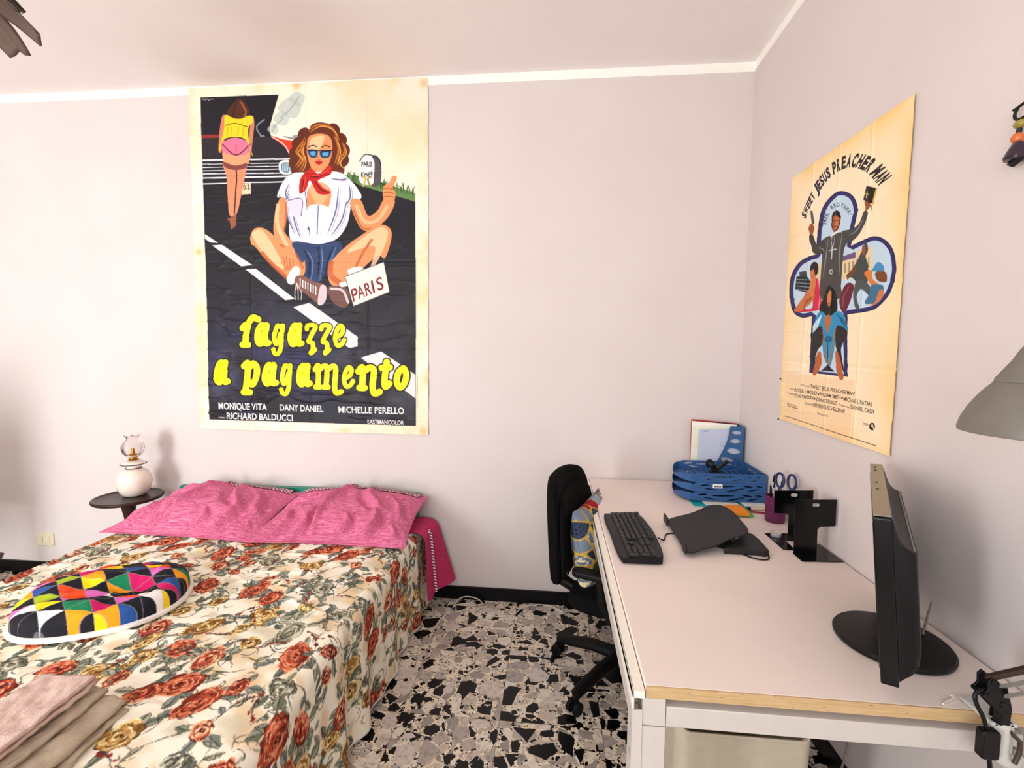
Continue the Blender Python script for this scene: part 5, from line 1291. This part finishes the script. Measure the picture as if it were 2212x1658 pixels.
# pens lying beside the cup
M_red = solid('dark_red_barrel', rgb(150, 36, 44), 0.35); M_cream = solid('cream_barrel', rgb(226, 208, 176), 0.35); M_blk = solid('black_plastic', rgb(12, 12, 13), 0.4, spec=.25)
def pen(name, a, b_, r, mat, label):
    a = Vector(a); b_ = Vector(b_); d = (b_ - a).normalized()
    e = empty(name, a, label=label, cat='pen')
    MB().tube([a, a + (b_ - a) * .8], r, 12).build('barrel', mat, e, world=True)
    MB().tube([a + (b_ - a) * .80, a + (b_ - a) * .94, b_], [r * 1.05, r * .9, r * .25], 12).build('tip', M_blk, e, world=True)
    return e
pen('pencil', (-.050, -.505, D + .0042), (-.142, -.488, D + .0042), .0038, M_red, 'dark red pencil lying on the desk beside the purple cup')
pen('marker_pen', (-.048, -.455, D + .0085), (-.130, -.470, D + .0085), .0080, M_cream, 'cream marker pen lying on the desk below the blue trays')

# magazine file with its papers
mf = empty('magazine_file', (-.13, -.06, D), label='tall blue magazine file with oval holes standing in the desk corner behind the trays', cat='magazine file')
f0 = [(-.268, 0), (-.016, 0), (-.016, .330), (-.085, .330), (-.089, .300), (-.095, .262), (-.112, .213), (-.131, .172), (-.152, .126), (-.20, .080), (-.268, .050)]
hol = [lens(-.052, .296, .026, .0105), lens(-.058, .251, .028, .0120), lens(-.064, .198, .036, .0155, -.12), lens(-.085, .140, .048, .019, -.5), lens(-.13, .075, .05, .018, -.3)]
MZ = T(0, -.112, D) @ XZ
plate('side_panel', f0, hol, .0025, MZ, M_blue_d, mf)
plate('side_panel', f0, hol, .0025, T(0, -.026, D) @ XZ, M_blue_d, mf)
MB().box((-.0175, -.1105, D), (-.0148, -.0275, D + .330)).build('spine_panel', M_blue_d, mf, world=True, smooth=False)
MB().box((-.268, -.1105, D + .0004), (-.018, -.0275, D + .003)).build('file_floor', M_blue_d, mf, world=True, smooth=False)
MB().box((-.268, -.1105, D + .0004), (-.2655, -.0275, D + .050)).build('front_panel', M_blue_d, mf, world=True, smooth=False)
M_redf = solid('red_folder_card', rgb(178, 34, 38), 0.5); M_blackf = solid('black_folder_card', rgb(26, 26, 30), 0.5)
M_sleeve = solid('pale_blue_plastic_sleeve', rgb(196, 202, 222), 0.2, var=.03)
def sheet_in_file(name, x0, x1, y, t, h0, h1, mat, label, cat, z0=.0035, group=None):
    P = [(x0, z0), (x1, z0), (x1, h1), (x0, h0)]
    o = MB().prism(P, -t / 2, t / 2, T(0, y, D) @ XZ).build(name, mat, bevel=.0004)
    return tag(o, label, cat, group)
sheet_in_file('folder', -.262, -.021, -.034, .004, .352, .335, M_redf, 'red folder at the back of the blue magazine file', 'folder', .0045)
o = MB().prism(spline([(-.15, .20), (-.14, .325), (-.10, .338), (-.05, .333), (-.021, .315), (-.021, .2), (-.021, .0045), (-.15, .0045)], True, 4).tolist(), -.003, .003, T(0, -.044, D) @ XZ).build('folder', M_blackf); tag(o, 'black round-cornered folder in the blue magazine file in front of the red folder', 'folder')
sheet_in_file('paper_sheaf', -.264, -.030, -.054, .005, .345, .330, M_paper, 'white papers rising tallest out of the magazine file', 'paper', .0045)
sheet_in_file('paper_sheaf', -.2635, -.024, -.068, .004, .322, .318, solid('cream_paper', rgb(240, 238, 214), .7, var=.02), 'cream papers in the middle of the magazine file', 'paper', .0045)
sl = sheet_in_file('plastic_sleeve', -.240, -.024, -.098, .003, .308, .312, M_sleeve, 'bluish plastic sleeve of papers at the front of the magazine file', 'sleeve', .0045)
m = MB()
for x0, x1, z0, z1 in ((-.130, -.1285, .224, .240), (-.125, -.119, .2385, .240), (-.125, -.119, .224, .2255), (-.216, -.210, .296, .300), (-.208, -.204, .297, .301), (-.201, -.190, .298, .302)): m.box((x0, -.1002, D + z0), (x1, -.0996, D + z1))
m.build('printed_mark', M_ink, sl, smooth=False)

# black clip-on camera on the top tray
wc = empty('webcam', (-.185, -.22, z + .0925), label='small black clip-on webcam standing in the top blue tray in front of the papers', cat='webcam')
m = MB(); m.box((-.030, -.022, 0), (.030, .022, .012)); m.bar((-.01, 0, .012), (.055, .0, .066), .030, .012); m.build('clip', M_blk, wc, bevel=.004, seg=3)
MB().tube([(-.01, 0, .010), (-.014, 0, .045)], .012, 12).build('neck', M_blk, wc)
b_ = MB().ball((-.034, -.004, .050), .021, 18).build('ball_head', M_blk, wc)
MB().lathe([(.010, .0205), (.010, .024), (.006, .0245)], 16, T(-.034, -.004, .050) @ Matrix.Rotation(PI / 2, 4, 'X')).build('lens_ring', solid('dark_lens_glass', rgb(60, 60, 70), .1), b_)

# purple pen cup with scissors and pens
M_purp = solid('purple_cup_plastic', rgb(96, 22, 74), 0.35)
cu_ = empty('pen_cup', (-.062, -.588, D), label='round purple pen cup on the desk beside the right wall', cat='cup')
MB().lathe([(.001, .0003), (.036, .0003), (.0385, .004), (.0395, .108), (.0400, .110), (.0385, .111), (.0372, .108), (.0365, .006), (.001, .004)], 40, cap=False).build('cup_body', M_purp, cu_)
M_steel = solid('brushed_steel', rgb(180, 182, 188), 0.3, 0.9); M_navy = solid('navy_handle_plastic', rgb(34, 50, 92), 0.35)
sc_ = empty('scissors', (-.062, -.600, D + .010), label='scissors with navy blue handles standing in the purple cup', cat='scissors')
for cx, cy, cz, lean, bz in ((-.050, -.590, .178, .10, -.006), (-.030, -.648, .186, -.10, .006)):
    P = []
    for k in range(28):
        a = 2 * PI * k / 28; u, v = .0185 * math.cos(a), .030 * math.sin(a)
        P.append((cx + u * .45, cy - u * .9, D + cz + v))
    P.append(P[0]); P.append(P[1])
    h = MB().tube(P, .0052, 10, cap=False)
    h.tube([(cx, cy, D + cz - .030), ((cx - .062) / 2, (cy - .612) / 2, D + .125), (-.062, -.606, D + .105)], [.0055, .0055, .0048], 10)
    h.build('handle', M_navy, sc_, world=True)
    MB().bar((-.060 + bz * .4, -.602, D + .108), (-.066, -.586 + bz, D + .010), .012, .0018).build('blade', M_steel, sc_, world=True)
M_clear = solid('clear_grey_barrel', rgb(206, 206, 210), 0.2)
pen('ballpoint_pen', (-.085, -.560, D + .008), (-.084, -.618, D + .216), .0032, M_clear, 'thin pale pen with a black tip standing tallest in the purple cup')
pen('felt_pen', (-.075, -.578, D + .008), (-.090, -.600, D + .162), .0046, M_blk, 'black felt pen leaning on the left rim of the purple cup')
pen('felt_pen', (-.060, -.572, D + .008), (-.062, -.566, D + .172), .0046, M_clear, 'pale grey felt pen between the scissors and the black pen in the cup')
pen('pencil', (-.050, -.582, D + .008), (-.036, -.580, D + .176), .0036, M_cream, 'cream pencil at the back of the purple cup')

# two black sheet-metal bookends and a tea light
M_bk = solid('black_lacquered_sheet', rgb(7, 7, 8), 0.2, spec=.3)
def slot(cx, cz): return rrect(cx - .0125, cz - .0062, cx + .0125, cz + .0062, .006, 4)
b1 = empty('bookend', (-.11, -.80, D), label='black metal bookend farther from the camera with a tea light on its foot', cat='bookend', group='black bookends')
A_ = [(-.112, 0), (-.048, 0), (-.048, .100), (-.045, .106), (-.028, .106), (-.028, .199), (-.168, .193), (-.166, .106), (-.122, .106), (-.112, .098)]
plate('upright', A_, [slot(-.096, .178)], .0018, T(0, -.802, D) @ XZ, M_bk, b1)
MB().prism([(-.168, -.738), (-.072, -.728), (-.070, -.801), (-.118, -.801), (-.126, -.890), (-.168, -.893)], D + .0002, D + .0018).build('foot_plate', M_bk, b1, world=True, smooth=False)
b2 = empty('bookend', (-.08, -.92, D), label='black metal bookend nearer to the camera with its flag to the right', cat='bookend', group='black bookends')
B_ = [(-.147, 0), (-.069, 0), (-.071, .092), (-.063, .102), (-.012, .106), (-.013, .202), (-.151, .197)]
plate('upright', B_, [slot(-.081, .180)], .0018, T(0, -.920, D) @ XZ, M_bk, b2)
MB().prism([(-.151, -.986), (-.010, -.976), (-.012, -.830), (-.060, -.835), (-.066, -.921), (-.150, -.921)], D + .0020, D + .0036).build('foot_plate', M_bk, b2, world=True, smooth=False)
tl = empty('tea_light', (-.137, -.765, D + .002), label='silver tea light standing on the foot of the farther black bookend', cat='candle')
MB().lathe([(.001, 0), (.0185, 0), (.0192, .001), (.0192, .0145), (.0196, .015), (.0182, .015), (.0178, .012)], 32, cap=False).build('cup', solid('tea_light_aluminium', rgb(196, 194, 192), .35, .2), tl)
MB().lathe([(.001, .004), (.0176, .004), (.0176, .0125), (.001, .0125)], 32).build('wax', solid('ivory_wax', rgb(214, 204, 186), .5), tl)

# ------------------------------------------------------------------ monitor, turned towards the far end of the desk
M_mon = solid('black_monitor_plastic', rgb(15, 15, 16), 0.4, spec=.25)
M_mon_g = solid('gloss_black_bezel', rgb(14, 15, 17), 0.2, spec=.3)
M_top = solid('button_strip_with_reflection', rgb(134, 122, 106), 0.35)  # silver strip, the brownish reflection on it painted into its grey
M_rim = solid('grey_housing_rim', rgb(120, 118, 112), 0.35)
mo = empty('monitor', (-.166, -1.432, D), (0, 0, math.radians(58.2)), label='black flat monitor on a round foot seen edge-on near the front of the desk', cat='monitor')
Mt = T(-.016, .028, .214) @ Matrix.Rotation(math.radians(-5), 4, 'X') @ T(0, 0, -.2035)
MB().prism(rrect(-.272, .040, .272, .380, .006), -.013, .016, Mt @ Matrix(((1, 0, 0, 0), (0, 0, 1, 0), (0, 1, 0, 0), (0, 0, 0, 1)))).build('bezel', M_mon_g, mo, bevel=.002)
MB().box((-.252, .0165, .062), (.252, .0175, .362), Mt).build('screen', solid('dark_screen', rgb(8, 8, 10), .1), mo, smooth=False)
prof = [(-.0135, .376), (-.016, .372), (-.020, .352), (-.026, .332), (-.034, .320), (-.043, .314), (-.050, .312), (-.050, .12), (-.046, .090), (-.036, .070), (-.0135, .052)]
b_ = MB(); n = len(prof); Vv = []; F = []
for k, (xx_, f_) in enumerate(((-.268, .70), (-.264, .90), (-.258, .97), (-.250, 1.0), (.250, 1.0), (.258, .97), (.264, .90), (.268, .70))):
    Vv += [(xx_, -.0135 + (y + .0135) * f_, zz_) for y, zz_ in prof]
for k in range(7):
    for j in range(n): F.append((k * n + j, k * n + (j + 1) % n, (k + 1) * n + (j + 1) % n, (k + 1) * n + j))
F += [tuple(range(n)), tuple(range(8 * n - 1, 7 * n - 1, -1))]
rh = b_.add(Vv, F, Mt).build('rear_housing', M_mon, mo, angle=40)
MB().tube([(-.250, -.0455, .3135), (.250, -.0455, .3135)], .0022, 8, Mt).build('housing_rim', M_rim, rh)
ts = MB().box((-.2715, -.0130, .3805), (.2715, .0160, .3835), Mt).build('top_strip', M_top, mo, bevel=.001)
ts['label'] = 'grey button strip along the top edge'
for xx_ in (.215, .17, .02, -.05): MB().box((xx_, .002, .3836), (xx_ + (.02 if xx_ > .1 else .012), .008, .3842), Mt).build('button', M_blk, ts)
MB().lathe([(.001, .0002), (.116, .0002), (.120, .003), (.121, .010), (.117, .015), (.090, .018), (.001, .019)], 64).build('foot', M_mon, mo)
MB().add([(x * .06, y, zz_) for x, y, zz_ in ((-1, -.030, .018), (1, -.030, .018), (1, .02, .018), (-1, .02, .018), (-.8, -.034, .16), (.8, -.034, .16), (.8, -.026, .16), (-.8, -.026, .16))], [(0, 3, 2, 1), (4, 5, 6, 7), (0, 1, 5, 4), (1, 2, 6, 5), (2, 3, 7, 6), (3, 0, 4, 7)]).build('neck', M_mon, mo, bevel=.004)
MB().tube([(.055, -.062, .020), (.060, -.070, .075), (.066, -.075, .105)], [.003, .0024, .0016], 8).build('lock_lever', M_rim, mo)

# ------------------------------------------------------------------ clamp-on architect lamp at the front edge
M_clw = solid('pale_grey_cast_clamp', rgb(196, 196, 190), 0.35, coat=.3)
M_bar = solid('grey_lacquer_bar', rgb(142, 142, 138), 0.35, .3); M_brown = solid('dark_bronze_tube', rgb(74, 60, 54), 0.3, .4)
M_shade = solid('grey_lamp_enamel', rgb(112, 106, 98), 0.45)
al = empty('desk_lamp', (-.135, -1.68, .70), label='jointed grey desk lamp clamped to the front edge of the desk, shade above', cat='lamp')
m = MB()
m.tube([(-.137, -1.684, .764), (-.139, -1.684, .740), (-.142, -1.684, .712), (-.138, -1.684, .694), (-.126, -1.684, .684), (-.108, -1.680, .680), (-.090, -1.668, .680)], [.0125, .016, .0165, .016, .0145, .013, .011], 14)
m.box((-.160, -1.690, .7538), (-.112, -1.615, .762)); m.box((-.156, -1.690, .700), (-.118, -1.674, .762))
m.build('clamp', M_clw, al, bevel=.003, world=True)
sc2 = MB().tube([(-.100, -1.675, .645), (-.100, -1.670, .7)], .006, 10).build('clamp_screw', M_steel, al, world=True)
MB().tube([(-.133, -1.694, .752), (-.118, -1.700, .737), (-.117, -1.700, .715), (-.124, -1.70, .692)], .0042, 8).build('screw_handle', M_brown, sc2, world=True)
S1 = [(-.152, .766), (-.135, .764), (-.134, .799), (-.1395, .820), (-.146, .843), (-.163, .848), (-.172, .858), (-.179, .850), (-.178, .834), (-.187, .819), (-.150, .783)]
m = MB()
for y0 in (-1.696, -1.674): m.prism(S1, -.002, .002, T(0, y0, 0) @ XZ)
m.tube([(-.143, -1.685, .760), (-.143, -1.685, .800)], .0095, 12)
for px, pz in ((-.168, .848), (-.150, .805), (-.180, .820)): m.tube([(px, -1.700, pz), (px, -1.670, pz)], .006, 10)
m.build('joint_bracket', M_blk, al, bevel=.001, world=True)
E_ = Vector(ELB)
for (px, pz), w_, mt, nm in (((-.156, .829), .010, M_bar, 'arm_bar'), ((-.147, .810), .010, M_bar, 'arm_bar')):
    MB().bar((px, -1.685, pz), (E_.x + (px + .15), E_.y, E_.z + (pz - .82)), .005, w_, up=(1, 0, 0)).build(nm, mt, al, world=True)
MB().tube([(-.168, -1.685, .849), (E_.x - .02, E_.y, E_.z + .03)], .0065, 10).build('spring_tube', M_brown, al, world=True)
MB().box((-.03, -.014, -.03), (.03, .014, .03), T(*E_)).build('elbow', M_blk, al, bevel=.004, world=True)
SHC = Vector(SHADE)
HD = SHC + Vector((.03, -.02, .155))
for dx in (-.012, .012): MB().bar(E_ + Vector((dx, 0, .02)), HD + Vector((dx, 0, 0)), .005, .010, up=(1, 0, 0)).build('arm_bar', M_bar, al, world=True)
sh = MB().lathe([(.100, 0), (.103, .001), (.1035, .007), (.099, .024), (.090, .045), (.076, .068), (.060, .088), (.0585, .086), (.074, .066), (.088, .043), (.097, .022), (.1005, .004)], 64, T(*SHC), cap=False).build('lamp_shade', M_shade, al, world=True)
MB().lathe([(.0615, .087), (.0605, .092), (.052, .106), (.042, .122), (.034, .140), (.026, .153), (.001, .157)], 48, T(*SHC), cap=False).build('shade_cap', M_shade, al, world=True)
MB().ball(SHC + Vector((0, 0, .045)), .03, 16).build('bulb', solid('frosted_bulb', rgb(235, 232, 225), .3), al, world=True)
cb = MB().tube(spline([(-.176, -1.690, .829), (-.190, -1.692, .826), (-.197, -1.694, .814), (-.193, -1.696, .798), (-.184, -1.698, .780), (-.179, -1.700, .763), (-.176, -1.700, .755)], False, 6).tolist() , .0038, 8).build('cable', M_blk, al, world=True)
MB().prism(rrect(-.016, -.028, .016, .028, .006), -.009, .009, T(-.1735, -1.700, .729) @ XZ).build('inline_switch', M_blk, cb, bevel=.003, world=True)
MB().tube(spline([(-.170, -1.700, .702), (-.167, -1.700, .690), (-.165, -1.70, .675), (-.170, -1.70, .664), (-.186, -1.70, .655), (-.20, -1.69, .62), (-.19, -1.68, .45)], False, 6).tolist(), .0038, 8).build('lower_cable', M_blk, al, world=True)
o = MB().tube(spline([(-.207, -1.640, D + .0028), (-.196, -1.632, D + .0028), (-.188, -1.628, D + .0028), (-.176, -1.622, D + .0028), (-.168, -1.618, D + .0028), (-.172, -1.612, D + .0028)], False, 5).tolist(), .0022, 8).build('wire_end', M_cable_w); tag(o, 'short white wire end lying on the front edge of the desk beside the lamp clamp', 'wire')

# grey cable on the wall under the desk
o = MB().tube(spline([(-.006, -1.06, .66), (-.006, -1.058, .40), (-.007, -1.06, .22), (-.02, -1.05, .08), (-.03, -1.02, .006), (-.12, -.9, .005)], False, 8).tolist(), .0035, 8).build('wall_cable', solid('grey_cable_sheath', rgb(150, 140, 140), .5)); tag(o, 'grey cable running down the right wall under the desk', 'cable')

# ------------------------------------------------------------------ small hanging figure on the right wall
M_iron = solid('black_wrought_iron', rgb(22, 18, 20), 0.4, .3)
wo = empty('wall_figurine', (-.02, -1.500, 1.94), label='small dark hanging figurine with an orange head on the right wall at the frame edge', cat='ornament')
m = MB()
m.tube([(-.020, -1.466, 1.998), (-.020, -1.480, 2.000), (-.020, -1.50, 2.004), (-.020, -1.54, 2.006), (-.002, -1.55, 2.008)], .0030, 8)
m.tube(spline([(-.020, -1.476, 1.999), (-.020, -1.470, 1.985), (-.020, -1.476, 1.974), (-.020, -1.490, 1.972), (-.020, -1.505, 1.978), (-.020, -1.512, 2.002)], False, 5).tolist(), .0032, 8)
m.build('iron_hook', M_iron, wo, world=True)
MB().ball((-.021, -1.486, 1.9605), .0105, 16, (1, 1.25, .9)).build('amber_bead', solid('olive_amber_glass', rgb(150, 136, 60), .15), wo, world=True)
MB().ball((-.022, -1.483, 1.932), .011, 18, (1, 1, 1.1)).build('head', solid('orange_glazed_clay', rgb(206, 106, 56), .25), wo, world=True)
MB().tube([(-.021, -1.485, 1.951), (-.021, -1.484, 1.942)], .005, 10).build('cap', M_iron, wo, world=True)
MB().lathe([(.004, .036), (.011, .032), (.018, .018), (.024, .004), (.022, -.002), (.010, -.004)], 20, T(-.024, -1.490, 1.887)).build('robe', solid('dark_plum_glaze', rgb(46, 26, 44), .2), wo, world=True)
MB().tube([(-.026, -1.470, 1.882), (-.026, -1.482, 1.878), (-.026, -1.500, 1.885), (-.026, -1.515, 1.899)], [.002, .0065, .0065, .003], 10).build('base_boat', M_iron, wo, world=True)

# ------------------------------------------------------------------ ceiling lamp of brown petals, mostly beyond the frame
M_petal = solid('brown_wood_veneer', rgb(92, 72, 64), 0.35, var=.25, scale=9)
CLC = Vector(CLAMP)
cl = empty('ceiling_lamp', CLC, label='ceiling lamp of curved brown petals at the top left corner', cat='lamp')
MB().tube([(0, 0, .02), (0, 0, H - CLC.z - .03)], .006, 10).build('stem', M_blk, cl)
MB().lathe([(.05, H - CLC.z - .03), (.055, H - CLC.z - .015), (.055, H - CLC.z - .001)], 24).build('ceiling_rose', M_blk, cl)
for k in range(18):
    a = 2 * PI * k / 18 + .1; tier = k % 2
    nu, nv = 26, 11; V = []; Ff = []
    for i in range(nu):
        f_ = i / (nu - 1); rr = .03 + (.215 if tier == 0 else .185) * f_; zc = .035 * math.sin(PI * f_ * .9) - (.075 if tier == 0 else .020) * f_ ** 1.6 + (.03 if tier else 0)
        wv = .060 * math.sin(PI * (.12 + .72 * f_)) ** .6
        for j in range(nv):
            q = (j / (nv - 1) - .5) * 2
            V.append((rr * math.cos(a) - q * wv * math.sin(a), rr * math.sin(a) + q * wv * math.cos(a), zc - .016 * q * q + .004 * math.cos(q * 6)))
    for i in range(nu - 1):
        for j in range(nv - 1): Ff.append((i * nv + j, (i + 1) * nv + j, (i + 1) * nv + j + 1, i * nv + j + 1))
    o = MB().add(V, Ff).build('petal', M_petal, cl)
    md = o.modifiers.new('thick', 'SOLIDIFY'); md.thickness = .006; md.offset = 0
MB().ball((0, 0, .0), .045, 20).build('bulb', M_ceram, cl)

# ------------------------------------------------------------------ rocking chair beyond the left frame edge: its runner tip shows, its back shades the wall
M_walnut = solid('brown_walnut', rgb(70, 44, 34), 0.4, var=.2, scale=12)
rc = empty('rocking_chair', (-4.568, -.675, 0), (0, 0, RCA), label='brown wooden rocking chair at the far left of which only a runner tip shows', cat='chair')
for sd in (-1, 1):
    P = [(sd * .27, .52 * math.sin(t), .018 + .62 * (1 - math.cos(t * .72))) for t in np.linspace(-1.05, 1.15, 16)]
    MB().tube(P, [.010] + [.018] * 14 + [.012], 10).build('runner', M_walnut, rc)
    for y0, zt in ((-.24, .62), (.24, .45)):
        MB().tube([(sd * .27, y0, .05), (sd * .26, y0, zt)], .018, 10).build('leg', M_walnut, rc)
    MB().bar((sd * .28, -.26, .63), (sd * .28, .26, .66), .05, .022).build('armrest', M_walnut, rc, bevel=.006)
    MB().tube([(sd * .25, -.22, .44), (sd * .25, -.36, .85), (sd * .24, -.43, 1.12)], .018, 10).build('back_post', M_walnut, rc)
MB().prism(rrect(-.27, -.25, .27, .28, .04), .43, .46).build('seat', M_walnut, rc, bevel=.008)
MB().add([(x, y0 + dy, z0) for dy in (-.006, .006) for x, y0, z0 in ((-.245, -.235, .46), (.245, -.235, .46), (.235, -.425, 1.08), (-.235, -.425, 1.08))], [(0, 1, 2, 3), (7, 6, 5, 4), (0, 4, 5, 1), (1, 5, 6, 2), (2, 6, 7, 3), (3, 7, 4, 0)]).build('back_panel', M_walnut, rc, bevel=.003)
MB().prism(spline([(-.26, 1.04), (-.26, 1.12), (0, 1.18), (.26, 1.12), (.26, 1.04), (0, 1.06)], True, 6).tolist(), -.012, .012, T(0, -.42, 0) @ XZ).build('top_rail', M_walnut, rc, bevel=.004)
